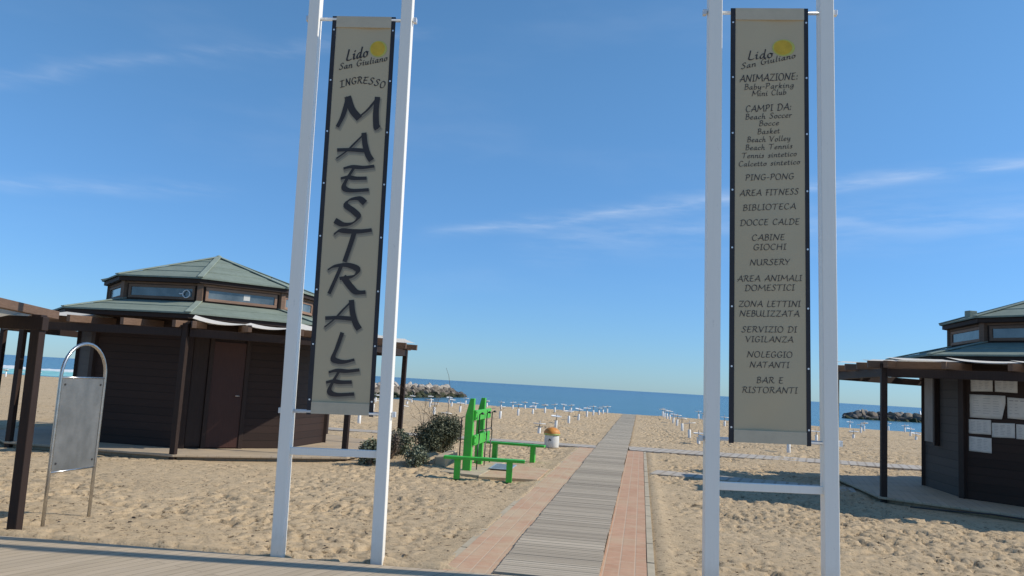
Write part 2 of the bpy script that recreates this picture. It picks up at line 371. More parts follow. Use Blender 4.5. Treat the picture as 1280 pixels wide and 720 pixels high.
# timber deck in the foreground
t = NT('deck_planks'); t.set(Roughness=.75); t.b.inputs['Specular IOR Level'].default_value = .3
v = t.mapped((1, 1, 1), (0, 0, R(108)))
br = t.n.new('ShaderNodeTexBrick'); br.inputs['Scale'].default_value = 1; br.inputs['Brick Width'].default_value = 3.2; br.inputs['Row Height'].default_value = .105
br.inputs['Mortar Size'].default_value = .0028; br.inputs['Color1'].default_value = (0, 0, 0, 1); br.inputs['Color2'].default_value = (1, 1, 1, 1); br.inputs['Mortar'].default_value = (.5, .5, .5, 1)
t.l.new(v, br.inputs['Vector'])
vs_ = t.n.new('ShaderNodeMapping'); vs_.inputs['Scale'].default_value = (1.2, 32, 1); t.l.new(v, vs_.inputs['Vector'])
gr = t.noise(1.5, 7, .7, vs_.outputs[0])
c = t.mix(br.outputs['Color'], (.37, .295, .20), (.53, .425, .30))
c = t.mix(.55, c, t.ramp(gr, [(.28, (.31, .245, .168)), (.72, (.60, .485, .345))]))
c = t.mix(t.math('MULTIPLY', t.ramp(t.noise(1.1, 5, .7), [(.5, (0, 0, 0)), (.75, (1, 1, 1))]), .5), c, (.45, .37, .275))
c = t.mix(br.outputs['Fac'], c, (.15, .12, .09))
t.color(c); b1 = t.bump(gr, .3, .004); inv = t.math('SUBTRACT', 1.0, br.outputs['Fac']); t.bump(inv, .6, .006, b1); M['deck'] = t.m
m = MB(); m.prism([(-40, -22), (40, -22), (40, edge_y(40)), (-40, edge_y(-40))], -.09, .018)
tag(m.build('timber_deck', M['deck']), kind='structure')

# brick borders either side of the boardwalk
def brick_mat(name, rot, dust_k=.55, lo=.45):
    t = NT(name); t.set(Roughness=.88); t.b.inputs['Specular IOR Level'].default_value = .2
    br = t.n.new('ShaderNodeTexBrick'); br.inputs['Scale'].default_value = 1; br.inputs['Brick Width'].default_value = .30; br.inputs['Row Height'].default_value = .142
    br.inputs['Mortar Size'].default_value = .0075; br.inputs['Mortar Smooth'].default_value = .25; br.inputs['Bias'].default_value = 0
    br.inputs['Color1'].default_value = (.44, .235, .14, 1); br.inputs['Color2'].default_value = (.54, .315, .20, 1); br.inputs['Mortar'].default_value = (.535, .44, .325, 1)
    t.l.new(t.mapped((1, 1, 1), (0, 0, rot)), br.inputs['Vector'])
    c = t.mix(.5, br.outputs['Color'], t.ramp(t.noise(7, 6, .7), [(.3, (.42, .245, .155)), (.7, (.58, .375, .255))]))
    dust = t.ramp(t.noise(1.7, 6, .7), [(lo, (0, 0, 0)), (lo + .24, (1, 1, 1))])
    c = t.mix(t.math('MULTIPLY', dust, dust_k), c, (.53, .41, .27))
    t.color(c); b = t.bump(t.noise(60, 4, .6), .3, .004); inv = t.math('SUBTRACT', 1.0, br.outputs['Fac']); t.bump(inv, .5, .004, b)
    return t.m
M['brick'] = brick_mat('pink_brick_paving', R(90)); M['brick_sandy'] = brick_mat('sandy_brick_paving', R(90), .88, .36)
def slab(x0, x1, y0, y1, z0, z1): return MB().prism([(x0, y0), (x1, y0), (x1, y1), (x0, y1)], z0, z1)
for x0, x1, bm_ in ((BR_L, PATH_L - .006, 'brick_sandy'), (PATH_R + .006, BR_R, 'brick')):
    m = MB(); m.prism([(x0, edge_y(x0) + .004), (x1, edge_y(x1) + .004), (x1, 22.8), (x0, 22.8)], -.1, .004)
    tag(m.build('brick_border', M[bm_]), kind='structure')
m = MB(); y = edge_y(BR_R) + .01
while y < 22.6:                                            # kerb stones along both borders
    L_ = min(.98, 22.75 - y)
    for x0, x1 in ((BR_R + .006, BR_R + .075), (BR_L - .075, BR_L - .006)):
        dz = random.uniform(-.003, .003) - (.012 if x0 < -1 else 0); m.prism([(x0, y), (x1, y), (x1, y + L_ - .012), (x0, y + L_ - .012)], -.1, .010 + dz)
    y += 1.0
tag(m.build('kerb_stones', M['kerb']), kind='structure')
# boardwalk of narrow cross slats laid in roll-out sections
t = NT('boardwalk_slats'); t.set(Roughness=.8); t.b.inputs['Specular IOR Level'].default_value = .25
isl = t.island(); gr = t.noise(1.6, 7, .72, t.mapped((2.2, 42, 1)))
sp = t.n.new('ShaderNodeSeparateXYZ'); t.l.new(t.co.outputs['Object'], sp.inputs[0])
nb = t.n.new('ShaderNodeTexNoise'); nb.noise_dimensions = '1D'; nb.inputs['Scale'].default_value = .9; nb.inputs['Detail'].default_value = 3
t.l.new(sp.outputs['Y'], nb.inputs['W'])
c = t.mix(.5, t.ramp(isl, [(0, (.28, .228, .165)), (.5, (.41, .34, .25)), (1, (.54, .455, .345))]), t.ramp(gr, [(.3, (.25, .205, .15)), (.7, (.54, .455, .345))]))
c = t.mix(.36, c, t.mix(t.ramp(nb.outputs['Fac'], [(.35, (0, 0, 0)), (.62, (1, 1, 1))]), (.22, .18, .135), (.52, .435, .325)))
far = t.n.new('ShaderNodeMapRange'); far.inputs['From Min'].default_value = 14; far.inputs['From Max'].default_value = 26; t.l.new(sp.outputs['Y'], far.inputs['Value'])
c = t.mix(t.math('MULTIPLY', far.outputs[0], .55), c, (.50, .425, .315))   # sand-blown further out
t.color(c); t.bump(gr, .3, .004); M['slats'] = t.m
m = MB(); y = edge_y(-.76) + .02; sec = 0; off = 0; x0, x1 = PATH_L, PATH_R; zs = 0
while y < PATH_END:
    if sec <= 0: sec = random.randint(9, 22); off = random.uniform(-.012, .012); zs = random.uniform(0, .003)
    sec -= 1; wd = .074
    j = random.uniform(-.004, .004)
    m.box(((x0 + x1) / 2 + off + j, y + wd / 2, .012 + zs + random.uniform(-.0015, .0015)), (x1 - x0, wd - .008, .03), Matrix.Rotation(random.uniform(-.003, .003), 3, 'Z'))
    y += wd
tag(m.build('boardwalk', M['slats']), kind='structure')
# slab paths crossing the beach
t = NT('slab_path'); t.set(Roughness=.9)
br = t.n.new('ShaderNodeTexBrick'); br.inputs['Scale'].default_value = 1; br.offset = 0; br.inputs['Brick Width'].default_value = .22; br.inputs['Row Height'].default_value = 3
br.inputs['Mortar Size'].default_value = .028; br.inputs['Color1'].default_value = (.40, .36, .31, 1); br.inputs['Color2'].default_value = (.47, .43, .375, 1); br.inputs['Mortar'].default_value = (.22, .18, .14, 1)
t.l.new(t.mapped((1, 1, 1), (0, 0, R(12))), br.inputs['Vector'])
c = t.mix(.35, br.outputs['Color'], t.ramp(t.noise(3, 6, .7), [(.3, (.33, .285, .235)), (.7, (.50, .45, .385))]))
t.color(t.mix(t.math('MULTIPLY', t.ramp(t.noise(1.2, 5, .7), [(.45, (0, 0, 0)), (.7, (1, 1, 1))]), .7), c, (.46, .36, .245)))
M['slabs'] = t.m
def strip_path(name, pts, wd, mat, z=.018):
    m = MB()
    for p, q in zip(pts, pts[1:]):
        p, q = Vector((*p, 0)), Vector((*q, 0)); d = (q - p).normalized(); n = Vector((-d.y, d.x, 0)) * wd / 2
        m.prism([tuple((p - n)[:2]), tuple((q - n)[:2]), tuple((q + n)[:2]), tuple((p + n)[:2])], -.08, z)
    return tag(m.build(name, mat), kind='structure')
strip_path('slab_path', [(PATH_R + .02, 23.6), (22, 24.6)], 1.5, M['slabs'], .019)
strip_path('slab_path', [(PATH_L - .02, 23.4), (-18, 23.0)], .95, M['slabs'], .011)
strip_path('slab_path', [(.30, 17.2), (4.1, 16.55)], .85, M['slabs'], .015)
M['patch'] = brick_mat('pink_brick_patch', 0)
m = MB(); m.prism([(-2.75, 14.0), (BR_L - .085, 14.2), (BR_L - .085, 16.2), (-2.75, 16.4)], -.08, .014)
M['patch'] = brick_mat('pink_brick_patch', 0, .9, .36)
tag(m.build('brick_patch', M['patch']), kind='structure')
m = MB(); m.prism([(-3.65, 14.35), (-2.76, 14.1), (-2.76, 16.9), (-3.55, 17.0)], -.1, .022)
tag(m.build('concrete_pad', M['concrete'], bevel=.01), kind='structure')
# timber platforms the two kiosks stand on
t = NT('platform_boards'); t.set(Roughness=.8)
br = t.n.new('ShaderNodeTexBrick'); br.inputs['Scale'].default_value = 1; br.inputs['Brick Width'].default_value = 2.4; br.inputs['Row Height'].default_value = .13
br.inputs['Mortar Size'].default_value = .007; br.inputs['Color1'].default_value = (.27, .225, .175, 1); br.inputs['Color2'].default_value = (.40, .345, .275, 1); br.inputs['Mortar'].default_value = (.07, .055, .045, 1)
t.l.new(t.mapped((1, 1, 1), (0, 0, R(100))), br.inputs['Vector'])
t.color(t.mix(.5, br.outputs['Color'], t.ramp(t.noise(2, 6, .7), [(.35, (.25, .205, .16)), (.7, (.48, .40, .30))])))
t.bump(t.math('SUBTRACT', 1.0, br.outputs['Fac']), .5, .006); t.color(t.mix(t.math('MULTIPLY', t.ramp(t.noise(1.1, 6, .7), [(.32, (.2,) * 3), (.62, (1, 1, 1))]), .75), t.mix(.5, br.outputs['Color'], t.ramp(t.noise(2, 6, .7), [(.35, (.25, .205, .16)), (.7, (.48, .40, .30))])), (.47, .355, .225))); M['platform'] = t.m
for cx, cy, s in HUTS:
    m = MB(); m.prism([(cx + x * 1.02, cy + y * 1.02) for x, y in (LEFT_RING if s > 0 else RING)], .045, .085); m.prism([(cx + x * .985, cy + y * .985) for x, y in (LEFT_RING if s > 0 else RING)], -.06, .044)
    tag(m.build('timber_platform', M['platform'], bevel=.008), kind='structure')

# ------------------------------------------------------------------ the sea
t = NT('sea_water'); t.set(Roughness=.22); t.b.inputs['IOR'].default_value = 1.33; t.b.inputs['Specular IOR Level'].default_value = .28
a = t.noise(.012, 5, .6, t.mapped((1, 6, 1)))
sp = t.n.new('ShaderNodeSeparateXYZ'); t.l.new(t.co.outputs['Object'], sp.inputs[0])
mr = t.n.new('ShaderNodeMapRange'); mr.inputs['From Min'].default_value = 64; mr.inputs['From Max'].default_value = 900; t.l.new(sp.outputs['Y'], mr.inputs['Value'])
c = t.mix(mr.outputs[0], t.ramp(a, [(.35, (.036, .125, .180)), (.65, (.055, .158, .212))]), t.ramp(a, [(.35, (.015, .072, .142)), (.65, (.025, .092, .166))]))
t.color(c)
b1 = t.bump(t.noise(.35, 4, .6, t.mapped((.5, 1.6, 1))), .55, .5); t.bump(t.noise(1.6, 5, .65, t.mapped((.6, 1.4, 1))), .6, .12, b1)
M['sea'] = t.m
m = MB(); SZ = -.25; m.add([(-16000, 59, SZ), (16000, 59, SZ), (16000, 24000, SZ), (-16000, 24000, SZ)], [(0, 1, 2, 3)])
tag(m.build('sea', M['sea']), kind='structure')
# a low surf wave with a foam crest, running in where no breakwater shelters the beach
t = NT('surf_water'); t.set(Roughness=.35)
sp = t.n.new('ShaderNodeSeparateXYZ'); t.l.new(t.co.outputs['Object'], sp.inputs[0])
mr = t.n.new('ShaderNodeMapRange'); mr.inputs['From Min'].default_value = .26; mr.inputs['From Max'].default_value = .38
t.l.new(t.math('ADD', sp.outputs['Z'], t.math('MULTIPLY', t.noise(1.2, 5, .7), .22)), mr.inputs['Value'])
t.color(t.mix(mr.outputs[0], t.ramp(t.noise(.8, 5, .6), [(.3, (.20, .50, .49)), (.7, (.33, .66, .63))]), (.86, .88, .86)))
t.bump(t.noise(2.5, 5, .7), .4, .1); M['surf'] = t.m
xs_ = np.arange(-95, -38, .35); prof = [(-3.4, -.26), (-2.2, -.16), (-1.2, .0), (-.5, .18), (-.1, .32), (.25, .34), (.8, .2), (2.0, -.1), (3.2, -.27)]
vs, fs = [], []
for i, x in enumerate(xs_):
    am = .85 + .3 * float(vn(np.array(x), np.array(0.), 2.2, 77)) ; en = min(1, (x + 95) / 6, (-38 - x) / 5)
    y0 = 76.0 + .9 * float(vn(np.array(x), np.array(0.), 6, 78)) + .02 * (x + 60)
    for dy, z in prof:
        zz = -.27 + (z + .27) * am * max(0, en) * 1.15; zz += .05 * random.random() * (z > .1)
        vs.append((x, y0 + dy, zz))
n = len(prof)
for i in range(len(xs_) - 1):
    for k in range(n - 1): fs.append((i * n + k, (i + 1) * n + k, (i + 1) * n + k + 1, i * n + k + 1))
tag(MB().add(vs, fs).build('surf', M['surf'], smooth=True), kind='structure')

# ------------------------------------------------------------------ hand-drawn lettering (broad-nib strokes)
G = {  # glyph: (width, [strokes]); baseline 0, cap height 1
 'A': (.82, [[(0, .0), (.22, .3), (.42, .68), (.60, 1)], [(.60, 1), (.64, .6), (.72, .2), (.80, .0)], [(.02, .33), (.35, .36), (.70, .33)]]),
 'B': (.62, [[(.2, .96), (.14, .5), (.06, 0)], [(.06, .88), (.3, 1), (.52, .9), (.5, .66), (.2, .53)], [(.2, .53), (.5, .5), (.58, .26), (.38, .03), (.02, 0)]]),
 'C': (.68, [[(.66, .84), (.5, .98), (.25, .88), (.06, .5), (.12, .14), (.34, .0), (.62, .14)]]),
 'D': (.8, [[(.24, .94), (.16, .5), (.08, .02)], [(.02, .86), (.3, 1), (.6, .92), (.76, .6), (.62, .2), (.32, .0), (.0, .03)]]),
 'E': (.62, [[(.26, .93), (.14, .5), (.08, .14), (.22, .01), (.56, .06)], [(.06, .88), (.2, .95), (.42, .94), (.64, 1)], [(.02, .48), (.14, .53), (.3, .5), (.5, .52)]]),
 'F': (.60, [[(.30, .93), (.2, .5), (.12, 0)], [(.04, .86), (.2, .95), (.42, .94), (.66, 1)], [(.08, .48), (.3, .5), (.5, .52)]]),
 'G': (.76, [[(.68, .84), (.5, .98), (.25, .88), (.06, .5), (.12, .14), (.34, .0), (.58, .12), (.64, .42)], [(.42, .42), (.76, .43)]]),
 'H': (.84, [[(.2, .98), (.14, .5), (.06, 0)], [(.76, 1), (.70, .5), (.66, 0)], [(.12, .5), (.4, .52), (.76, .54)]]),
 'I': (.36, [[(.22, .97), (.17, .5), (.12, .03)], [(.06, .93), (.22, .97), (.4, 1)], [(0, 0), (.14, .03), (.32, .05)]]),
 'K': (.7, [[(.2, 1), (.14, .5), (.08, 0)], [(.62, .98), (.38, .68), (.14, .5)], [(.2, .52), (.42, .26), (.7, 0)]]),
 'L': (.58, [[(.26, 1), (.16, .5), (.08, .12), (.2, .01), (.38, .0), (.58, .08)]]),
 'M': (1.1, [[(0, .02), (.12, .4), (.22, .98)], [(.22, .98), (.34, .6), (.52, .34)], [(.52, .34), (.76, .6), (1.0, .98)], [(1.0, .98), (.98, .5), (1.02, .02), (1.1, .06)]]),
 'N': (.88, [[(0, 0), (.12, .45), (.2, .98)], [(.2, .98), (.42, .5), (.66, .03)], [(.66, .03), (.74, .5), (.9, 1)]]),
 'O': (.8, [[(.44, .98), (.2, .9), (.03, .5), (.12, .1), (.36, 0), (.62, .12), (.76, .5), (.66, .88), (.44, .98), (.34, .95)]]),
 'P': (.66, [[(.24, .95), (.16, .5), (.06, 0)], [(.02, .86), (.3, 1), (.58, .92), (.58, .62), (.36, .46), (.16, .48)]]),
 'R': (.78, [[(.28, .94), (.18, .5), (.06, 0)], [(.0, .82), (.14, .95), (.42, 1), (.64, .86), (.56, .62), (.28, .52)], [(.36, .54), (.5, .26), (.64, .06), (.82, .06)]]),
 'S': (.6, [[(.58, .86), (.46, .99), (.26, .92), (.2, .72), (.36, .52), (.48, .3), (.36, .06), (.16, .0), (.0, .12)]]),
 'T': (.78, [[(.0, .84), (.12, .95), (.36, .94), (.6, .95), (.82, 1)], [(.46, .94), (.38, .5), (.28, .0)]]),
 'U': (.82, [[(.1, 1), (.05, .5), (.14, .1), (.36, 0), (.58, .12), (.68, .5), (.74, 1)], [(.72, .8), (.70, .3), (.8, .0)]]),
 'V': (.76, [[(0, .96), (.12, .9), (.22, .4), (.30, .02)], [(.30, .02), (.5, .5), (.78, 1)]]),
 'Y': (.72, [[(.02, .98), (.14, .72), (.32, .5)], [(.72, 1), (.46, .6), (.3, .3), (.2, .0)]]),
 'Z': (.74, [[(.1, .86), (.2, .95), (.5, .93), (.74, .98)], [(.74, .98), (.4, .5), (.02, .03)], [(.02, .03), (.3, .06), (.5, .0), (.74, .08)]]),
 ':': (.3, [[(.12, .42), (.16, .56)], [(.06, .0), (.10, .14)]]),
 '-': (.42, [[(.04, .36), (.36, .38)]]),
 ' ': (.42, []),
 'a': (.56, [[(.46, .5), (.26, .5), (.06, .24), (.1, .02), (.28, .08), (.46, .48)], [(.46, .5), (.4, .16), (.46, .0), (.58, .08)]]),
 'b': (.52, [[(.2, 1), (.12, .5), (.08, .06), (.26, .0), (.46, .2), (.42, .48), (.24, .46), (.12, .3)]]),
 'c': (.44, [[(.42, .42), (.3, .5), (.1, .36), (.06, .1), (.22, .0), (.44, .1)]]),
 'd': (.58, [[(.46, .48), (.26, .5), (.06, .24), (.1, .02), (.28, .08), (.46, .44)], [(.56, 1), (.46, .5), (.42, .14), (.48, .0), (.6, .08)]]),
 'e': (.46, [[(.06, .24), (.3, .28), (.42, .42), (.28, .51), (.1, .36), (.06, .12), (.2, .0), (.46, .1)]]),
 'g': (.54, [[(.46, .5), (.26, .5), (.06, .26), (.12, .04), (.3, .1), (.46, .46)], [(.48, .5), (.42, .0), (.3, -.28), (.08, -.3), (.02, -.2)]]),
 'h': (.56, [[(.22, 1), (.14, .5), (.06, 0)], [(.1, .26), (.3, .5), (.44, .42), (.4, .1), (.48, .0), (.58, .08)]]),
 'i': (.28, [[(.0, .42), (.14, .5), (.1, .12), (.16, .0), (.28, .08)], [(.17, .68), (.25, .80)]]),
 'k': (.54, [[(.22, 1), (.14, .5), (.06, 0)], [(.12, .26), (.34, .5), (.44, .42), (.2, .26)], [(.2, .26), (.36, .02), (.54, .06)]]),
 'l': (.28, [[(.24, 1), (.14, .5), (.1, .1), (.16, .0), (.28, .08)]]),
 'n': (.58, [[(.0, .42), (.14, .5), (.1, .25), (.06, 0)], [(.1, .26), (.3, .5), (.46, .42), (.42, .1), (.48, .0), (.6, .08)]]),
 'o': (.5, [[(.28, .51), (.1, .4), (.06, .12), (.2, .0), (.4, .1), (.44, .38), (.28, .51), (.4, .44), (.54, .46)]]),
 'r': (.42, [[(.0, .42), (.14, .5), (.1, .25), (.06, 0)], [(.1, .26), (.26, .48), (.42, .46)]]),
 's': (.42, [[(.38, .44), (.26, .51), (.14, .42), (.24, .28), (.32, .12), (.2, .0), (.02, .06)]]),
 't': (.36, [[(.2, .76), (.12, .3), (.12, .04), (.24, .0), (.36, .1)], [(.02, .5), (.34, .52)]]),
 'u': (.58, [[(.0, .42), (.12, .5), (.08, .12), (.2, .0), (.36, .14), (.46, .5)], [(.46, .5), (.42, .12), (.48, .0), (.6, .08)]]),
 'y': (.54, [[(.0, .42), (.12, .5), (.1, .14), (.24, .04), (.38, .2), (.48, .5)], [(.48, .5), (.42, .0), (.28, -.28), (.06, -.3)]]),
}
def catmull(P, n=6):
    if len(P) < 3: return P
    Q = [P[0]] + P + [P[-1]]; out = []
    for i in range(1, len(Q) - 2):
        p0, p1, p2, p3 = Q[i - 1:i + 3]
        for k in range(n):
            t = k / n
            out.append(tuple(.5 * (2 * b + (c - a) * t + (2 * a - 5 * b + 4 * c - d) * t * t + (3 * b - a - 3 * c + d) * t ** 3) for a, b, c, d in zip(p0, p1, p2, p3)))
    out.append(P[-1]); return out
LAYER = [0]
def strokes_mesh(mb, gl, xf, y, thick=.15, thin=.055, grow=0.0, ang=38):
    """lay the strokes of a glyph as flat ribbons in the plane y; xf maps glyph units to (u, z) metres"""
    ph = R(ang)
    for st in G[gl][1]:
        P = [xf(p) for p in catmull(st)]
        hs = xf((0, 1))[1] - xf((0, 0))[1]; hs = abs(hs) if abs(hs) > 1e-6 else .05
        vs = []; yy = y - (LAYER[0] % 7) * .00006; LAYER[0] += 1
        for i, p in enumerate(P):
            a = P[max(0, i - 1)]; b = P[min(len(P) - 1, i + 1)]
            dx, dz = b[0] - a[0], b[1] - a[1]; l = math.hypot(dx, dz) or 1e-6; th = math.atan2(dz, dx)
            hw = .5 * hs * math.hypot(thick * math.sin(th - ph), thin * math.cos(th - ph)) + grow
            nx, nz = -dz / l, dx / l
            ex = 0
            if i == 0: ex = -hw * .5
            if i == len(P) - 1: ex = hw * .5
            cx, cz = p[0] + dx / l * ex, p[1] + dz / l * ex
            vs += [(cx + nx * hw, yy, cz + nz * hw), (cx - nx * hw, yy, cz - nz * hw)]
        mb.add(vs, [(2 * i, 2 * i + 1, 2 * i + 3, 2 * i + 2) for i in range(len(P) - 1)])
def text_line(mb, s, u0, z0, u1, z1, h, y, thick=.15, thin=.06):
    tot = sum(G[c][0] + .12 for c in s) - .12; k = (u1 - u0) / tot; x = 0
    for c in s:
        def xf(p, x=x):
            q = (x + p[0]) * k; return (u0 + q, z0 + (z1 - z0) * (q / (u1 - u0)) + p[1] * h)
        strokes_mesh(mb, c, xf, y, thick, thin); x += G[c][0] + .12
def text_words(root, s, u0, z0, u1, z1, h, y, thick, thin, ink='ink'):
    tot = sum(G[c][0] + .12 for c in s) - .12; k = (u1 - u0) / tot; x = 0
    for wd in s.split(' '):
        m = MB(); wl = sum(G[c][0] + .12 for c in wd) - .12; a, b = u0 + x * k, u0 + (x + wl) * k; sl = (z1 - z0) / (u1 - u0)
        text_line(m, wd, a, z0 + (a - u0) * sl, b, z0 + (b - u0) * sl, h, y, thick, thin); m.build('lettering', M[ink], root)
        x += wl + .12 + G[' '][0] + .12
def disc(cx, cz, rx, rz, y, n=36):
    return MB().add([(cx, y, cz)] + [(cx + rx * math.cos(2 * math.pi * i / n), y, cz + rz * math.sin(2 * math.pi * i / n)) for i in range(n)],
                    [(0, 1 + (i + 1) % n, 1 + i) for i in range(n)])

# ------------------------------------------------------------------ the two banner frames
def banner_frame(loc, th, lean, pu, pw, rail, tubes, ends, label):
    root = empty('banner_frame', loc, (0, R(lean), R(th)), label, 'banner frame', 'banner frames either side of the boardwalk')
    H_ = 5.45
    for u in pu:
        MB().box((u + pw / 2, pw / 2, (H_ - .06) / 2), (pw, pw, H_ + .06)).build('post', M['white'], root, bevel=.006)
    MB().box(((pu[0] + pw + pu[1]) / 2, pw / 2, rail), (pu[1] - pu[0] - pw + .002, .05, .066)).build('lower_rail', M['white'], root, bevel=.004)
    for z in tubes:
        tb = MB().tube([(ends[0], pw / 2, z), (ends[1], pw / 2, z)], .017, 12).build('hanging_tube', M['tube_steel'], root, True)
        for u in ends: MB().box((u, pw / 2, z), (.034, .05, .05)).build('end_cap', M['tube_steel'], tb, bevel=.004)
    return root
def banner(loc, th, lean, y, u0, u1, z0, z1, su, label, name='printed_banner'):
    root = empty(name, loc, (0, R(lean), R(th)), label, 'banner', None)
    def sheet(a, b, c, d, yy, nz=24):
        vs = []; fs = []
        for j in range(nz + 1):
            z = c + (d - c) * j / nz; vs += [(a, yy, z), (b, yy, z), (b, yy + .002, z), (a, yy + .002, z)]
        for j in range(nz):
            i = 4 * j; fs += [(i, i + 1, i + 5, i + 4), (i + 1, i + 2, i + 6, i + 5), (i + 2, i + 3, i + 7, i + 6), (i + 3, i, i + 4, i + 7)]
        fs += [(3, 2, 1, 0), (4 * nz, 4 * nz + 1, 4 * nz + 2, 4 * nz + 3)]
        return MB().add(vs, fs)
    a, b = su; root['su'] = su
    nu, nz = 14, 90; vs = []; fs = []
    for j in range(nz + 1):
        for i in range(nu + 1): vs.append((a + (b - a) * i / nu, y, z0 + .105 + (z1 - z0 - .215) * j / nz))
    for j in range(nz):
        for i in range(nu): q = j * (nu + 1) + i; fs.append((q, q + 1, q + nu + 2, q + nu + 1))
    MB().add(vs, fs).build('cloth', M['cloth'], root, True)
    for zz0, zz1 in ((z0, z0 + .105), (z1 - .11, z1)):        # sleeves stitched round the tubes
        m = MB(); n = 10; zc = z1 - .03 if zz1 == z1 else z0 + .022
        m.box(((a + b) / 2, y + .012, (zz0 + zz1) / 2), (b - a, .044, zz1 - zz0)).build('sleeve', M['cloth_hem'], root)
    for p, q in ((u0, a), (b, u1)):
        MB().box(((p + q) / 2, y, (z0 + z1) / 2 - .004), (q - p - .001, .007, z1 - z0 + .012)).build('edge_strip', M['strip'], root)
    n = 8
    for k in range(n):
        z = z0 + .125 + (z1 - z0 - .26) * k / (n - 1)
        for u in ((u0 + a) / 2, (b + u1) / 2):
            MB().tube([(u, y - .0065, z), (u, y - .0035, z)], .0085, 10).build('eyelet', M['eyelet'], root)
    return root
def ripple(root, a, b):
    # the cloth hangs slightly slack between its stiff edges; the print follows it
    for o in root.children:
        if o.name.split('.')[0] in ('edge_strip', 'eyelet', 'sleeve'): continue
        for v in o.data.vertices:
            s = max(0, min(1, (v.co.x - a) / (b - a))); k = math.sin(math.pi * s)
            f = .014 * math.sin(1.7 * v.co.z + .5) + .007 * math.sin(4.6 * v.co.z + 5 * v.co.x) + .003 * math.sin(13 * v.co.z - 9 * v.co.x)
            v.co.y += k * f
    del root['su']
def logo(root, y, lido, sg, sun):
    LAYER[0] = 0
    (cx, cz, rx, rz, hx, hz) = sun
    disc(cx + .006, cz - .002, hx, hz, y - .0005).build('sun_halo', M['sun_halo'], root)
    disc(cx, cz, rx, rz, y - .0012).build('sun_disc', M['sun_core'], root)
    for s, a in (('Lido', lido), ('San Giuliano', sg)):
        text_words(root, s, *a, y - .0018, .17, .06)

AL, TL, LL = (-3.18, 6.879, 0.0), 6.93, -1.2
banner_frame(AL, TL, LL, (0.0, .893), .107, .935, (5.028, 1.292), (-.012, 1.024),
             'white post frame holding the MAESTRALE banner, left of the boardwalk')
YB = .045
bl = banner(AL, TL, LL, YB, .226, .838, 1.275, 5.055, (.268, .798), 'beige vertical banner reading INGRESSO MAESTRALE in large dark letters')
logo(bl, YB - .002, (.382, 4.612, .588, 4.660, .108), (.323, 4.521, .778, 4.622, .062), (.680, 4.740, .070, .073, .083, .082))
m = MB(); s = 'INGRESSO'; n = len(s)
for i, c in enumerate(s):                                   # arched word
    f = (i + .5) / n; u = .338 + .43 * f; arch = .055 * (1 - (2 * f - 1) ** 2); sl = -.5 * (2 * f - 1)
    wd = .43 / n * .86
    def xf(p, u=u, arch=arch, sl=sl, wd=wd, c=c):
        x = (p[0] / G[c][0] - .5) * wd; z = p[1] * .066; a = math.atan(sl * .55)
        return (u + x * math.cos(a) - z * math.sin(a), 4.338 + arch + x * math.sin(a) + z * math.cos(a))
    strokes_mesh(m, c, xf, YB - .0035, .17, .07)
m.build('lettering', M['ink'], bl)
big = [('M', .342, .742, 3.961, 4.254), ('A', .352, .684, 3.654, 3.900), ('E', .403, .696, 3.343, 3.587), ('S', .388, .648, 3.020, 3.274), ('T', .378, .702, 2.680, 2.975),
       ('R', .342, .677, 2.378, 2.640), ('A', .346, .665, 2.063, 2.306), ('L', .412, .632, 1.751, 2.007), ('E', .387, .673, 1.449, 1.681)]
for c, u0, u1, z0, z1 in big:
    def mk(du, dz):
        return lambda p: (u0 + du + (p[0] / G[c][0]) * (u1 - u0), z0 + dz + p[1] * (z1 - z0))
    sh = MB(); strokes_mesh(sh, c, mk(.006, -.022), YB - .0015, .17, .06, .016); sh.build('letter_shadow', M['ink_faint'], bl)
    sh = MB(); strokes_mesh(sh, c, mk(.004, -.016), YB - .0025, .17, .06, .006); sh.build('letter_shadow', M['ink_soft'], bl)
    m = MB(); strokes_mesh(m, c, mk(0, 0), YB - .0042, .23, .05); m.build('letter', M['ink'], bl)

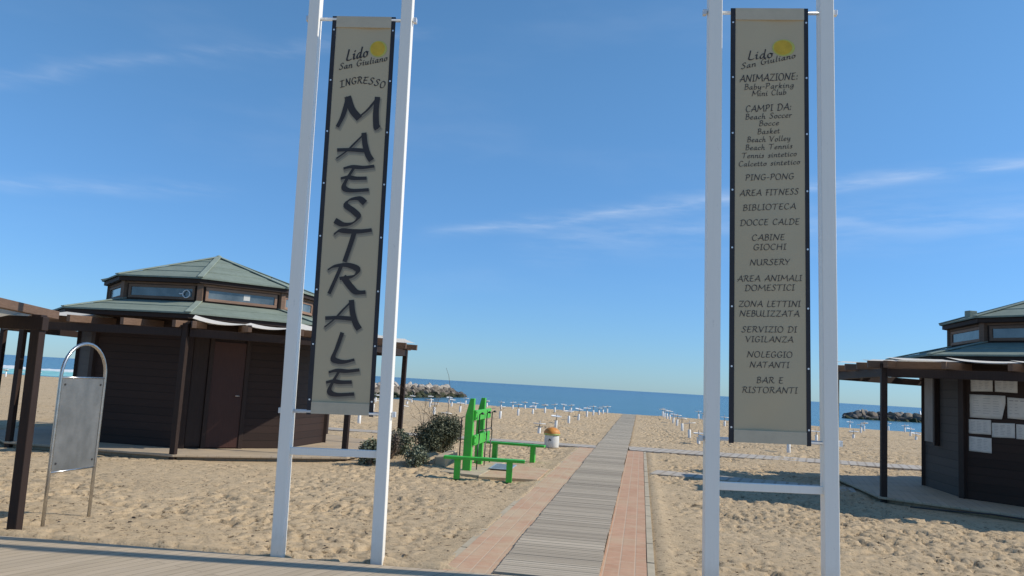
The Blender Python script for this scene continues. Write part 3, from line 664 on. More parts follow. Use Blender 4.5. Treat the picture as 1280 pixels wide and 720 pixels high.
ripple(bl, .268, .798)
AR, TR, LR = (0.578, 7.112, 0.0), 5.5, -1.15
banner_frame(AR, TR, LR, (0.0, .990), .122, .889, (5.135, 1.283), (-.03, 1.140),
             'white post frame holding the long list of beach services, right of the boardwalk')
br_ = banner(AR, TR, LR, YB, .203, .896, 1.262, 5.17, (.247, .858), 'beige vertical banner printed with a long list of beach services')
logo(br_, YB - .002, (.359, 4.680, .579, 4.707, .084), (.301, 4.592, .781, 4.706, .054), (.672, 4.803, .082, .070, .100, .080))
LINES = [
    ('ANIMAZIONE:', 0.287, 4.469, 0.806, 4.503, 0.067), ('Baby-Parking', 0.330, 4.400, 0.766, 4.428, 0.049), ('Mini Club', 0.398, 4.341, 0.699, 4.361, 0.049),
    ('CAMPI DA:', 0.344, 4.192, 0.747, 4.218, 0.063), ('Beach Soccer', 0.341, 4.123, 0.747, 4.148, 0.049), ('Bocce', 0.462, 4.066, 0.636, 4.077, 0.047),
    ('Basket', 0.448, 3.990, 0.643, 4.004, 0.047), ('Beach Volley', 0.356, 3.913, 0.735, 3.936, 0.047), ('Beach Tennis', 0.341, 3.839, 0.752, 3.865, 0.047),
    ('Tennis sintetico', 0.309, 3.762, 0.787, 3.793, 0.047), ('Calcetto sintetico', 0.281, 3.685, 0.815, 3.719, 0.047), ('PING-PONG', 0.339, 3.557, 0.764, 3.582, 0.056),
    ('AREA FITNESS', 0.289, 3.413, 0.802, 3.444, 0.056), ('BIBLIOTECA', 0.318, 3.282, 0.777, 3.309, 0.055), ('DOCCE CALDE', 0.296, 3.146, 0.807, 3.171, 0.055),
    ('CABINE', 0.395, 3.014, 0.677, 3.027, 0.055), ('GIOCHI', 0.409, 2.930, 0.690, 2.942, 0.054), ('NURSERY', 0.380, 2.794, 0.722, 2.808, 0.054),
    ('AREA ANIMALI', 0.272, 2.648, 0.825, 2.669, 0.054), ('DOMESTICI', 0.337, 2.567, 0.761, 2.584, 0.054), ('ZONA LETTINI', 0.284, 2.426, 0.812, 2.442, 0.054),
    ('NEBULIZZATA', 0.292, 2.342, 0.801, 2.356, 0.054), ('SERVIZIO DI', 0.310, 2.204, 0.780, 2.218, 0.053), ('VIGILANZA', 0.342, 2.120, 0.748, 2.131, 0.052),
    ('NOLEGGIO', 0.356, 1.989, 0.740, 1.999, 0.053), ('NATANTI', 0.379, 1.902, 0.713, 1.909, 0.052), ('BAR E', 0.437, 1.771, 0.659, 1.775, 0.053), ('RISTORANTI', 0.316, 1.683, 0.782, 1.694, 0.053)]
for ln in LINES:
    caps = ln[0].upper() == ln[0]
    text_words(br_, *ln[:5], ln[5] * (.97 if caps else 1.05), YB - .0035, .14, .065, 'ink_small')

ripple(br_, .247, .858)
# ------------------------------------------------------------------ the kiosks
def octp(r, k, rot=0):
    a = R(22.5 + 45 * k + rot); return Vector((r * math.cos(a), r * math.sin(a), 0))
class Facet:
    """local frame of the octagon side whose normal is at 45*k degrees"""
    def __init__(s, k, r): s.n = Vector((math.cos(R(45 * k)), math.sin(R(45 * k)), 0)); s.t = Vector((-s.n.y, s.n.x, 0)); s.ap = r * math.cos(R(22.5)); s.hw = r * math.sin(R(22.5))
    def p(s, u, z, o=0): return s.n * (s.ap + o) + s.t * u + Vector((0, 0, z))
    def rot(s): return Matrix((s.t, -s.n, Vector((0, 0, 1)))).transposed()
    def box(s, mb, u0, u1, z0, z1, o0, o1):
        return mb.box(s.p((u0 + u1) / 2, (z0 + z1) / 2, (o0 + o1) / 2), (u1 - u0, o1 - o0, z1 - z0), s.rot())
def roof(root, ro, zo, ri, zi, n, name):
    m = MB()
    for k in range(8):
        f = [Vector((math.cos(R(45 * k - 22.5)), math.sin(R(45 * k - 22.5)), 0)), Vector((math.cos(R(45 * k + 22.5)), math.sin(R(45 * k + 22.5)), 0))]
        for c in range(n):
            a, b = c / n, min(1, (c + 1) / n + .015)
            r0, r1 = ro + (ri - ro) * a, ro + (ri - ro) * b; z0, z1 = zo + (zi - zo) * a, zo + (zi - zo) * b
            lift = .016; th = .03
            vs = [f[0] * r0 + Vector((0, 0, z0 + lift)), f[1] * r0 + Vector((0, 0, z0 + lift)), f[1] * r1 + Vector((0, 0, z1 + .003)), f[0] * r1 + Vector((0, 0, z1 + .003))]
            if c == n - 1 and ri < .05: vs = vs[:2] + [Vector((0, 0, zi + .003))]
            lo = [v - Vector((0, 0, th if c == 0 else .014)) for v in vs]
            q = len(vs); allv = vs + lo
            m.add(allv, [tuple(range(q)), tuple(range(q, 2 * q))[::-1]] + [(i, q + i, q + (i + 1) % q, (i + 1) % q) for i in range(q)])
    r = m.build('roof', M['roof'], root)
    for k in range(8):
        d = Vector((math.cos(R(45 * k + 22.5)), math.sin(R(45 * k + 22.5)), 0))
        MB().bar(d * (ro + .012) + Vector((0, 0, zo + .022)), d * max(ri, .03) + Vector((0, 0, zi + .024)), .115, .022).build('ridge_cap', M['ridge'], r, bevel=.006)
    # fascia and boarded soffit under the eaves
    m = MB()
    for k in range(8):
        F_ = Facet(k, ro - .05); F_.box(m, -F_.hw, F_.hw, zo - .095, zo - .018, -.035, 0)
    m.build('fascia', M['soffit'], r)
    return r
RB, RW = 2.65, 2.16
def kiosk(cx, cy, label, right):
    root = empty('beach_kiosk', (cx, cy, .085), (0, 0, 0), label, 'kiosk', 'octagonal timber kiosks on the beach')
    z8 = -.085
    for k in range(8):
        F_ = Facet(k, RB); old = right and k in (4,)
        F_.box(MB(), -F_.hw, F_.hw, 0, 2.44, -.06, 0).build('wall', M['wall_boards_old'] if old else M['wall_boards'], root)
        p = octp(RB - .02, k); MB().box(p + Vector((0, 0, 1.22)), (.13, .13, 2.44), Matrix.Rotation(R(45 * k + 22.5), 3, 'Z')).build('corner_post', M['dark_wood'], root, bevel=.006)
    # soffit disc
    m = MB(); m.prism([tuple(octp(3.2, k)[:2]) for k in range(8)], 2.405, 2.435); m.build('soffit', M['soffit'], root)
    roof(root, 3.36, 2.60 + z8, 2.10, 2.915 + z8, 2, 'lower')
    for k in range(8):
        F_ = Facet(k, RW); F_.box(MB(), -F_.hw, F_.hw, 2.70 + z8, 3.33 + z8, -.05, 0).build('lantern_wall', M['wall_boards'], root)
        fr = MB(); a, b, z0, z1 = -F_.hw + .10, F_.hw - .10, 2.935 + z8, 3.215 + z8
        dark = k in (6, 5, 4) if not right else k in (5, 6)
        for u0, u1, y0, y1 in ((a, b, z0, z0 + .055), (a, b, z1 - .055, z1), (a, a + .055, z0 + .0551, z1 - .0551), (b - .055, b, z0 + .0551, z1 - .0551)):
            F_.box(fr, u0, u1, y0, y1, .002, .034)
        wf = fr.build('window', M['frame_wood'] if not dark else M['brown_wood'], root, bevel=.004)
        F_.box(MB(), a + .0555, b - .0555, z0 + .0555, z1 - .0555, .004, .014).build('pane', M['glass'], wf)
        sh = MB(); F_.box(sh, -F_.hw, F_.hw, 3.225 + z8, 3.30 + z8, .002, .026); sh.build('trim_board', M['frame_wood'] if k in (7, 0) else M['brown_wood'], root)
        p = octp(RW + .005, k); MB().box(p + Vector((0, 0, 3.03 + z8)), (.11, .11, .60), Matrix.Rotation(R(45 * k + 22.5), 3, 'Z')).build('lantern_post', M['brown_wood'], root, bevel=.005)
    m = MB(); m.prism([tuple(octp(2.28, k)[:2]) for k in range(8)], 3.265 + z8, 3.30 + z8); m.build('lantern_soffit', M['soffit'], root)
    roof(root, 2.36, 3.365 + z8, .02, 4.09 + z8, 4, 'upper')
    MB().lathe([(.0, .09), (.05, .07), (.09, .0), (.12, -.05)], 10, (0, 0, 4.07 + z8)).build('roof_finial', M['ridge'], root)
    return root
kl = kiosk(*HUTS[0][:2], 'dark octagonal timber kiosk with two-tier green roof, left of the MAESTRALE banner', False)
# left kiosk: door, jamb, dark panel, pale square on the lantern window, ring on the lantern
F7 = Facet(7, RB)
d = F7.box(MB(), -.58, .04, .02, 2.05, .012, .05).build('door', M['door_wood'], kl, bevel=.004)
MB().tube([F7.p(-.03, 1.02, .052), F7.p(-.03, 1.02, .10), F7.p(-.11, 1.02, .10)], .011, 8).build('handle', M['steel_tube'], d, True)
for u in (-.623, .083): F7.box(MB(), u - .04, u + .04, .0, 2.12, .004, .07).build('door_jamb', M['dark_wood'], kl, bevel=.004)
F7.box(MB(), -.95, -.67, .05, 2.1, .004, .03).build('wall_panel', M['dark_wood'], kl)
W7 = Facet(7, RW); W7.box(MB(), .03, .16, 2.94, 3.05, .016, .02).build('window_square', M['paper'], kl)
W6 = Facet(6, RW)
cp = W6.p(.56, 2.965, .05); pts = [cp + W6.t * .075 * math.cos(a) + Vector((0, 0, .075 * math.sin(a))) for a in [i * math.pi / 10 for i in range(21)]]
m = MB().tube(pts, .011, 6); m.tube([cp - W6.t * .15, cp - W6.t * .08], .02, 6); m.build('hanging_ring', M['tube_steel'], kl, True)
kr = kiosk(*HUTS[1][:2], 'octagonal timber kiosk with paper notices on its dark wall, right edge of the view', True)
F4 = Facet(4, RB)
sh = F4.box(MB(), -.86, -.24, .90, 2.33, .006, .04).build('shutter', M['panel_grey'], kr, bevel=.004)
F4.box(MB(), -.22, -.12, .85, 2.34, .006, .10).build('shutter_edge', M['dark_wood'], kr, bevel=.006)
MB().tube([F4.p(-.255, 1.0, .07), F4.p(-.255, 2.2, .07)], .012, 6).build('shutter_bar', M['black_pipe'], sh, True)
MB().box((-1.95, -.1, 3.40), (.17, .14, .17), Matrix.Rotation(R(20), 3, 'Z')).build('roof_vent', M['ridge'], kr, bevel=.01)
# paper notices pinned on the kiosk (read along the wall from its left corner)
F5 = Facet(5, RB)
NOTES = [(.15, .52, 2.00, 2.26, 0, 'small cream paper notice in the top row beside the kiosk corner'), (.555, .92, 2.00, 2.26, 0, 'small cream paper notice in the top row, second from the kiosk corner'),
         (.13, .725, 1.53, 1.94, 1, 'largest paper sheet with a curled torn corner on the kiosk wall'), (.755, 1.07, 1.55, 1.91, 2, 'upright notice with a bold heading beside the largest sheet'),
         (.11, .485, 1.245, 1.50, 0, 'bluish grey notice under the left half of the largest sheet'), (.497, .87, 1.215, 1.465, 0, 'slightly slanted grey notice in the middle of the third row'),
         (.89, 1.25, 1.21, 1.46, 0, 'notice with a blue blot at the right of the third row'), (.11, .49, .93, 1.19, 0, 'lowest bluish grey notice alone in the bottom row')]
for i, (u0, u1, z0, z1, kind, lab) in enumerate(NOTES):
    # facet 5 tangent runs from the far corner to the near one
    a, b = -F5.hw + u0, -F5.hw + u1
    n = 6; vs = []; fs = []; tilt = random.uniform(-.012, .012)
    for j in range(n + 1):
        for k in range(n + 1):
            u = a + (b - a) * k / n; z = z0 + (z1 - z0) * j / n + tilt * (k / n - .5) * 2
            cur = .012 + .006 * math.sin(3 * j + 2 * k + i) * .5
            if kind == 1 and k == n and j < 4: u -= .05 * (4 - j) / 4; cur += .03 * (4 - j) / 4
            vs.append(F5.p(u, z - .0, cur))
    for j in range(n):
        for k in range(n): fs.append((j * (n + 1) + k, j * (n + 1) + k + 1, (j + 1) * (n + 1) + k + 1, (j + 1) * (n + 1) + k))
    e = empty('paper_notice', (HUTS[1][0], HUTS[1][1], 0), (0, 0, 0), lab, 'notice', 'paper notices pinned on the kiosk wall')
    o = MB().add(vs, fs).build('sheet', M['paper'], e, True)
    so_ = o.modifiers.new('thick', 'SOLIDIFY'); so_.thickness = .0015
    m = MB(); rows = 7 if kind != 2 else 5
    for r in range(rows):
        z = z1 - (z1 - z0) * (.16 + .74 * r / rows); h = .005 if kind != 2 else (.014 if r == 0 else .006)
        for q in range(3):
            ua = a + (b - a) * (.10 + .28 * q); ub = ua + (b - a) * random.uniform(.10, .22)
            if kind == 2 and q == 2 and r: continue
            m.add([F5.p(ua, z, .0185), F5.p(ub, z, .0185), F5.p(ub, z + h, .0185), F5.p(ua, z + h, .0185)], [(0, 1, 2, 3)])
    m.build('print', M['paper_print'], e)

# ------------------------------------------------------------------ pergolas round the kiosks
def canvas_strip(p00, p01, p10, p11, sag, mat, root, n=8, name='canvas'):
    vs = []; fs = []
    for i in range(n + 1):
        for j in range(n + 1):
            a, b = i / n, j / n
            p = (Vector(p00) * (1 - a) + Vector(p10) * a) * (1 - b) + (Vector(p01) * (1 - a) + Vector(p11) * a) * b
            p.z -= sag * (4 * b * (1 - b)) ** 1.0 * (.6 + .4 * math.sin(2.2 * a + .5)); vs.append(p)
    for i in range(n):
        for j in range(n): fs.append((i * (n + 1) + j, (i + 1) * (n + 1) + j, (i + 1) * (n + 1) + j + 1, i * (n + 1) + j + 1))
    o = MB().add(vs, fs).build(name, mat, root, True)
    return o
def pergola(cx, cy, label, mir):
    root = empty('pergola', (cx, cy, 0), (0, 0, 0), label, 'pergola', 'timber pergolas round the kiosks')
    V = [Vector((x, y, 0)) for x, y in (LEFT_RING if mir > 0 else RING)]; n = 8
    for v in V: MB().box(v + Vector((0, 0, 1.17)), (.10, .10, 2.44)).build('post', M['dark_wood'], root, bevel=.006)
    for i in range(n):
        a, b = V[i], V[(i + 1) % n]; d = (b - a).normalized(); nn = Vector((d.y, -d.x, 0))
        MB().bar(a + d * .06 + Vector((0, 0, 2.225)), b - d * .06 + Vector((0, 0, 2.225)), .08, .145).build('beam', M['dark_wood'], root, bevel=.005)
        ln = (b - a).length; ks = max(2, round(ln / .95)); ra = []
        if i == 2: nn_in = 1.0
        mid = (a + b) / 2; reach = min(mid.dot(nn) - 2.42, 1.75)
        for k in range(ks + 1):
            f = (k + .12) / (ks + .24) if True else 0
            p = a + (b - a) * f
            rl = reach if 0 < k < ks else reach * .8
            q0 = p + nn * random.uniform(.2, .32) + Vector((0, 0, 2.365)); q1 = p - nn * rl + Vector((0, 0, 2.41))
            MB().bar(q0, q1, .07, .125).build('rafter', M['brown_wood'], root, bevel=.004)
            ra.append((q0, q1))
        for k in range(ks):
            (a0, a1), (b0, b1) = ra[k], ra[k + 1]; up = Vector((0, 0, .085))
            s0 = random.uniform(-.05, .08)
            if random.random() < .3: continue
            sg_ = random.uniform(.0, .07); t1_, t2_ = random.uniform(.01, .09), random.uniform(.0, .03)
            canvas_strip(a0.lerp(a1, s0) + up + Vector((0, 0, t1_)), b0.lerp(b1, s0) + up + Vector((0, 0, t2_)), a1 + up, b1 + up, sg_, M['canvas'], root)
    return root
pergola(*HUTS[0][:2], 'dark timber pergola with white canvas strips round the left kiosk', 1)
pergola(*HUTS[1][:2], 'dark timber pergola with white canvas strips round the kiosk with paper notices', -1)

# foreground pergola at the left edge of the deck
fp = empty('pergola', (-5.72, 6.90, 0), (0, 0, 0), 'low dark pergola with cream canvas at the near left edge of the deck', 'pergola')
def fpost(x, y, h=2.05): MB().box((x, y, h / 2 - .10), (.098, .098, h + .20), Matrix.Rotation(R(6), 3, 'Z') @ Matrix.Rotation(R(-.5), 3, 'Y')).build('post', M['dark_wood'], fp, bevel=.008)
fpost(-.045, 0); fpost(-2.75, -.22); fpost(.52, -1.9); fpost(-2.2, -2.2)
MB().bar((.02, .0, 1.965), (-3.1, -.26, 1.965), .09, .13).build('beam', M['dark_wood'], fp, bevel=.006)
MB().bar((.62, -1.9, 1.965), (-2.5, -2.2, 1.965), .09, .13).build('beam', M['dark_wood'], fp, bevel=.006)
ra = []
for k, dx in enumerate((.0, -.95, -1.9, -2.8)):
    a, b = Vector((dx + .80, -2.3 - .1 * k, 2.095)), Vector((dx - .46, .70 - .08 * k, 2.095))
    MB().bar(a, b, .08, .085).build('rafter', M['brown_wood'], fp, bevel=.006); ra.append((a, b))
for k in range(3):
    (a0, a1), (b0, b1) = ra[k], ra[k + 1]; up = Vector((0, 0, -.02)); o = Vector((-.05, 0, 0)); o2 = Vector((.05, 0, 0))
    canvas_strip(a0 + up + o, b0 + up + o2, a0.lerp(a1, .86) + up + o, b0.lerp(b1, .86) + up + o2, .10, M['canvas_cream'], fp)

# ------------------------------------------------------------------ steel notice stand beside the deck
st = empty('steel_notice_stand', (-5.74, 7.58, 0), (0, 0, R(90)), 'round-topped brushed steel notice stand with an empty panel beside the deck', 'notice stand')
hw = .335; zs = 1.475
pts = [(-hw, 0, -.1), (-hw, 0, .6), (-hw, 0, zs)] + [(-hw * math.cos(a), 0, zs + .335 * math.sin(a)) for a in [i * math.pi / 16 for i in range(1, 16)]] + [(hw, 0, zs), (hw, 0, .6), (hw, 0, -.1)]
MB().tube(pts, .0175, 12).build('tube_frame', M['steel_tube'], st, True)
pn = MB().box((0, 0, .985), (2 * hw - .05, .012, .93)).build('panel', M['steel'], st, bevel=.003)
MB().tube([(-hw, 0, zs - .02), (hw, 0, zs - .02)], .011, 8).build('top_bar', M['steel_tube'], st, True)
MB().tube([(-hw, 0, .515), (hw, 0, .515)], .011, 8).build('bottom_bar', M['steel_tube'], st, True)
for u in (-.27, .27):
    for z in (.60, 1.385): MB().tube([(u, -.012, z), (u, -.004, z)], .011, 8).build('rivet', M['black_pipe'], pn)

# ------------------------------------------------------------------ green beach shower and benches
sh = empty('beach_shower', (-3.15, 15.4, 0), (0, 0, R(1.5)), 'bright green timber beach shower frame with pointed posts and dark pipes', 'shower')
for y in (-.62, .60):
    m = MB(); a, d_ = .075, .075
    m.add([(-a, y - d_, -.05), (a, y - d_, -.05), (a, y + d_, -.05), (-a, y + d_, -.05), (-a, y - d_, 1.02), (a, y - d_, 1.02), (a, y + d_, 1.02), (-a, y + d_, 1.02),
           (-.0, y - d_, 1.34), (a, y - d_, 1.34), (a, y + d_, 1.34), (-.0, y + d_, 1.34)],
          [(3, 2, 1, 0), (0, 1, 5, 4), (1, 2, 6, 5), (2, 3, 7, 6), (3, 0, 4, 7), (4, 5, 9, 8), (5, 6, 10, 9), (6, 7, 11, 10), (7, 4, 8, 11), (8, 9, 10, 11)])
    m.build('post', M['green'], sh, bevel=.006)
for z in (1.03, .57):
    MB().box((.10, .22, z), (.04, 1.75, .19)).build('cross_board', M['green'], sh, bevel=.005)
for z in (1.08, .98, .62, .52):
    for y in (-.62, .60): MB().tube([(.118, y, z), (.130, y, z)], .014, 8).build('bolt', M['black_pipe'], sh)
for y0 in (-.50, .35, 1.0):
    MB().tube([(.16, y0, .03), (.16, y0, .48), (.16, y0 + .10, .50), (.16, y0 + .10, .68), (.16, y0, .70), (.16, y0, .96), (.16, y0 + .02, 1.05), (.20, y0 + .02, 1.07)], .012, 6).build('water_pipe', M['black_pipe'], sh, True)
    MB().lathe([(0, .03), (.03, .02), (.035, -.01), (.0, -.015)], 10, (.21, y0 + .02, 1.06)).build('shower_head', M['black_pipe'], sh, True)
MB().tube([(-.13, -.74, .04), (-.13, -.74, .98), (-.08, -.72, 1.0)], .013, 6).build('water_pipe', M['black_pipe'], sh, True)
MB().tube([(.16, -.5, .735), (.16, 1.0, .735)], .010, 6).build('water_pipe', M['black_pipe'], sh, True)
dr = empty('drain_grate', (-2.60, 15.65, .036), (0, 0, R(2)), 'pale blue-grey drain plate on the ground between the green benches', 'drain grate')
MB().box((0, 0, .008), (.42, .95, .016)).build('frame', M['drain'], dr, bevel=.003)
m = MB()
for i in range(9): m.box((0, -.38 + .095 * i, .0175), (.34, .012, .002))
m.build('slots', M['black_pipe'], dr)
def bench(loc, rz, ln, label):
    b = empty('bench', loc, (0, 0, R(rz)), label, 'bench', 'green benches by the beach shower')
    MB().box((0, 0, .335), (ln, .19, .05)).build('seat', M['green'], b, bevel=.006)
    for x in (-ln / 2 + .24, ln / 2 - .26): MB().box((x, 0, .14), (.105, .12, .339)).build('leg', M['green'], b, bevel=.006)
bench((-2.63, 13.82, 0), 7.5, 1.40, 'low green wooden bench in front of the shower, nearest the deck')
bench((-2.72, 17.75, 0), -4, 1.36, 'low green wooden bench behind the shower, beside the litter bin')
pl = empty('concrete_block', (-3.72, 15.6, .08), (0, R(-5), R(4)), 'long weathered concrete block at the foot of the shrub', 'concrete block')
MB().box((0, 0, .04), (.20, 1.5, .22)).build('block', M['concrete'], pl, bevel=.02)
# ------------------------------------------------------------------ litter bin
bn = empty('litter_bin', (-2.39, 22.3, -.02), (0, 0, 0), 'white drum litter bin with a domed orange lid', 'litter bin')
MB().lathe([(0, 0), (.185, 0), (.195, .02), (.205, .17), (.20, .30), (.195, .34), (.17, .35), (0, .35)], 28).build('drum', M['bin_white'], bn, True)
MB().lathe([(.19, .335), (.222, .34), (.226, .375), (.215, .395), (.19, .40)], 28).build('rim', M['bin_rim'], bn, True)
MB().lathe([(.226, .385), (.22, .425), (.19, .475), (.13, .52), (.06, .54), (0, .545)], 26, wob=.035).build('lid', M['bin_lid'], bn, True)
m = MB(); 
for a0, z, wd, h in ((-100, .22, 16, .05), (-93, .20, 10, .03), (-108, .185, 12, .02)):
    vs = []
    for i in range(5):
        a = R(a0 + wd * (i / 4 - .5)); 
        for zz in (z - h / 2 * (1 - abs(i - 2) / 3), z + h / 2 * (1 - abs(i - 2) / 3)): vs.append((.2085 * math.cos(a), .2085 * math.sin(a), zz))
    m.add(vs, [(2 * i, 2 * i + 2, 2 * i + 3, 2 * i + 1) for i in range(4)])
m.build('faded_mark', M['black_pipe'], bn)

# ------------------------------------------------------------------ shrubs
def leafmat(name, c0, c1, c2):
    t = NT(name); t.set(Roughness=.6); t.b.inputs['Specular IOR Level'].default_value = .25
    t.color(t.ramp(t.island(), [(0, c0), (.55, c1), (1, c2)])); return t.m
M['leaf_grey'] = leafmat('silver_green_leaves', (.08, .095, .055), (.16, .18, .11), (.29, .30, .21))
M['leaf_dark'] = leafmat('dark_green_leaves', (.045, .052, .030), (.095, .105, .062), (.20, .205, .135))
M['twig'] = simple('dry_twig', (.16, .115, .08), .9, .35, 12)
M['dry_leaf'] = leafmat('dry_leaves', (.10, .075, .055), (.17, .13, .10), (.24, .19, .145))
def shrub(name, loc, sx, sy, sz, nleaf, mat, label, cat, size=.05, seed=1, twig='twig', clumps=9):
    rng = random.Random(seed); root = empty(name, loc, (0, 0, rng.uniform(0, 6)), label, cat, None)
    cl_ = []
    for i in range(clumps):
        a = rng.uniform(0, 2 * math.pi); r = math.sqrt(rng.random()) * .62
        z = rng.uniform(.25, .95) * (1 - .45 * r)
        cl_.append((Vector((math.cos(a) * r * sx, math.sin(a) * r * sy, z * sz)), rng.uniform(.30, .48)))
    tw = MB()
    for c, k in cl_:
        mid = c * .5 + Vector((rng.uniform(-.05, .05), rng.uniform(-.05, .05), .04 * sz)); tw.tube([(0, 0, -.05), mid, c], [.022, .014, .006], 5)
        for q in range(6):
            e = c + Vector((rng.gauss(0, .35) * k * sx, rng.gauss(0, .35) * k * sy, rng.uniform(-.1, .45) * k * sz)); tw.tube([c * .8, e], [.007, .003], 4)
    tw.build('stems', M[twig], root)
    lf = MB(); nn = nleaf // clumps
    for c, k in cl_:
        for i in range(nn):
            v = Vector((rng.gauss(0, 1), rng.gauss(0, 1), rng.gauss(0, 1))).normalized() * (rng.random() ** .45)
            p = c + Vector((v.x * k * sx, v.y * k * sy, v.z * k * sz * .85))
            if p.z < .01: p.z = rng.uniform(.01, .10)
            up = (v + Vector((rng.uniform(-.8, .8), rng.uniform(-.8, .8), rng.uniform(0, 1.1)))).normalized()
            side = up.orthogonal().normalized(); side = Matrix.Rotation(rng.uniform(0, 6.28), 3, up) @ side
            s1_ = size * rng.uniform(.6, 1.3); wd = up.cross(side) * s1_ * .28
            b0 = p; t0 = p + up * s1_ * .35 + side * s1_
            md = (b0 + t0) / 2 + up * s1_ * .08
            lf.add([b0, md - wd, t0, md + wd], [(0, 1, 2, 3)])
    lf.build('foliage', M[mat], root)
    return root
shrub('shrub', (-4.22, 16.75, .07), .60, .60, .80, 15000, 'leaf_dark', 'large dark green rounded shrub behind the green shower', 'shrub', .045, 3, clumps=14)
shrub('shrub', (-4.02, 14.62, .05), .40, .34, .34, 2400, 'leaf_grey', 'small silvery green shrub in front of the large dark shrub', 'shrub', .045, 5)
shrub('shrub', (-4.72, 15.75, .08), .42, .40, .50, 2800, 'leaf_grey', 'mid-sized grey green shrub left of the large dark shrub', 'shrub', .05, 8)
shrub('shrub', (-4.86, 14.35, .02), .34, .34, .55, 2800, 'leaf_grey', 'leafy grey green shrub just behind the MAESTRALE frame', 'shrub', .055, 11)
shrub('dry_shrub', (-4.75, 15.15, .04), .24, .26, .62, 1100, 'dry_leaf', 'dried-up greyish brown shrub between two grey green shrubs', 'shrub', .035, 13, clumps=8)
def twigs(loc, h, seed, label, spread=.55):
    rng = random.Random(seed); root = empty('bare_twigs', loc, (0, 0, 0), label, 'dry plant'); m = MB()
    def grow(p, d, ln, r, dep):
        pts = [p]; 
        for i in range(3):
            d = (d + Vector((rng.gauss(0, .13), rng.gauss(0, .13), rng.gauss(0, .06)))).normalized(); pts.append(pts[-1] + d * ln / 3)
        m.tube(pts, [r, r * .85, r * .7, r * .5], 4)
        if dep:
            for i in range(rng.randint(2, 4)):
                grow(pts[rng.randint(1, 3)], (d + Vector((rng.gauss(0, spread), rng.gauss(0, spread), rng.gauss(0, .3)))).normalized(), ln * rng.uniform(.5, .8), r * .55, dep - 1)
    for i in range(4): grow(Vector((rng.uniform(-.1, .1), rng.uniform(-.1, .1), 0)), Vector((rng.gauss(0, .55), rng.gauss(0, .4), 1)).normalized(), h * .5, .008, 3)
    m.build('branches', M['twig'], root); return root
twigs((-4.55, 16.9, .5), 1.0, 4, 'bare dry twigs rising over the top of the large shrub', .6)
stk = empty('dry_stalk', (-4.15, 17.2, .3), (0, 0, 0), 'single tall thin dry stalk curving above the shrub', 'dry plant')
m = MB().tube([(0, 0, 0), (.0, 0, .5), (.02, 0, .9), (.02, 0, 1.2), (-.03, 0, 1.45), (-.10, 0, 1.62)], [.007, .006, .005, .004, .004, .003], 5); m.build('stem', M['twig'], stk, True)
m = MB()
for k in range(9):
    z = .35 + .1 * k; m.tube([(0, 0, z), (random.uniform(-.09, .09), random.uniform(-.06, .06), z + .09)], [.003, .0015], 4)
m.build('twiglets', M['twig'], stk)

# ------------------------------------------------------------------ white umbrella bases with tray tables
BASES = [(-3.49,28.26,.33),(-3.41,33.08,.44),(-3.27,37.44,.55),(-3.19,42.19,.54),(-3.05,46.55,.50),(-2.90,50.31,.53),(-2.68,52.72,.42),(-2.54,55.3,.44),(-2.30,56.51,.46),(-4.58,53.70,.46),(-5.26,55.69,.43),(-5.54,52.57,.47),(-5.85,49.80,.50),(-6.26,47.17,.42),(-7.13,54.90,.42),(-7.90,55.20,.46),(-6.39,42.31,.57),(-8.48,53.49,.41),(-6.57,37.85,.54),(-9.01,51.96,.42),(-10.23,53.44,.40),(-15.76,54.42,.41),(-14.67,49.69,.30),(-10.22,33.98,.43),(-12.42,46.89,.42),(-14.88,56.33,.42),(-9.80,37.85,.46),(-13.38,55.60,.44),(-12.00,50.67,.42),(-12.39,56.59,.44),(-9.54,42.33,.49),(-7.83,32.31,.30),(-15.18,45.81,.54),(-16.51,48.89,.45),(-12.44,36.57,.52),(-9.70,27.14,.47),(-47.18,53.70,.49),(-42.07,49.18,.52),(-43.42,52.45,.52),(-30.74,40.40,.42),
 (1.50,57.19,.51),(1.56,55.23,.50),(1.68,53.36,.50),(1.81,52.09,.50),(1.82,46.58,.47),(1.87,42.88,.50),(1.88,37.52,.53),(1.89,32.17,.53),(1.99,28.60,.33),(4.07,59.0,.49),(4.09,55.30,.44),(4.56,45.75,.50),(4.71,27.14,.42),(11.58,54.85,.47),(7.40,36.15,.38),(14.14,58.5,.40),(12.73,50.13,.45),(13.73,53.34,.49),(10.21,41.54,.30),(16.78,59.0,.45),(17.04,56.40,.42),(15.34,49.78,.40),(14.04,44.68,.33)]
LAB = {0: 'white umbrella base with tray table just beyond the orange-lidded litter bin', 1: 'white umbrella base with tray, second beyond the litter bin along the boardwalk',
       31: 'low white umbrella base with tray just behind the green shower', 35: 'white umbrella base seen under the MAESTRALE banner',
       48: 'low white umbrella base with tray nearest the deck, right of the boardwalk', 47: 'white umbrella base with tray, second from the deck right of the boardwalk',
       46: 'white umbrella base with tray, third from the deck right of the boardwalk', 52: 'white umbrella base under the bottom edge of the services banner',
       39: 'white umbrella base nearest the pergola posts at the left edge', 58: 'white umbrella base sunk low in the sand between the pergola posts on the right'}
def base_label(i, x, y):
    if i in LAB: return LAB[i]
    if i < 9: return 'white umbrella base with tray in the row along the left side of the boardwalk'
    if x < -25: return 'white umbrella base near the surf at the far left'
    if 40 <= i < 49: return 'white umbrella base with tray in the row along the right side of the boardwalk'
    if x < -9: return 'white umbrella base with tray in front of the left breakwater'
    if x < 0: return 'white umbrella base with tray on the sand behind the green shower and litter bin'
    if x < 6: return 'white umbrella base with tray behind the services banner frame'
    return 'white umbrella base with tray in front of the right breakwater'
def sh1(x, y): return float(sand_h(np.array([x]), np.array([y]))[0])
proto = []
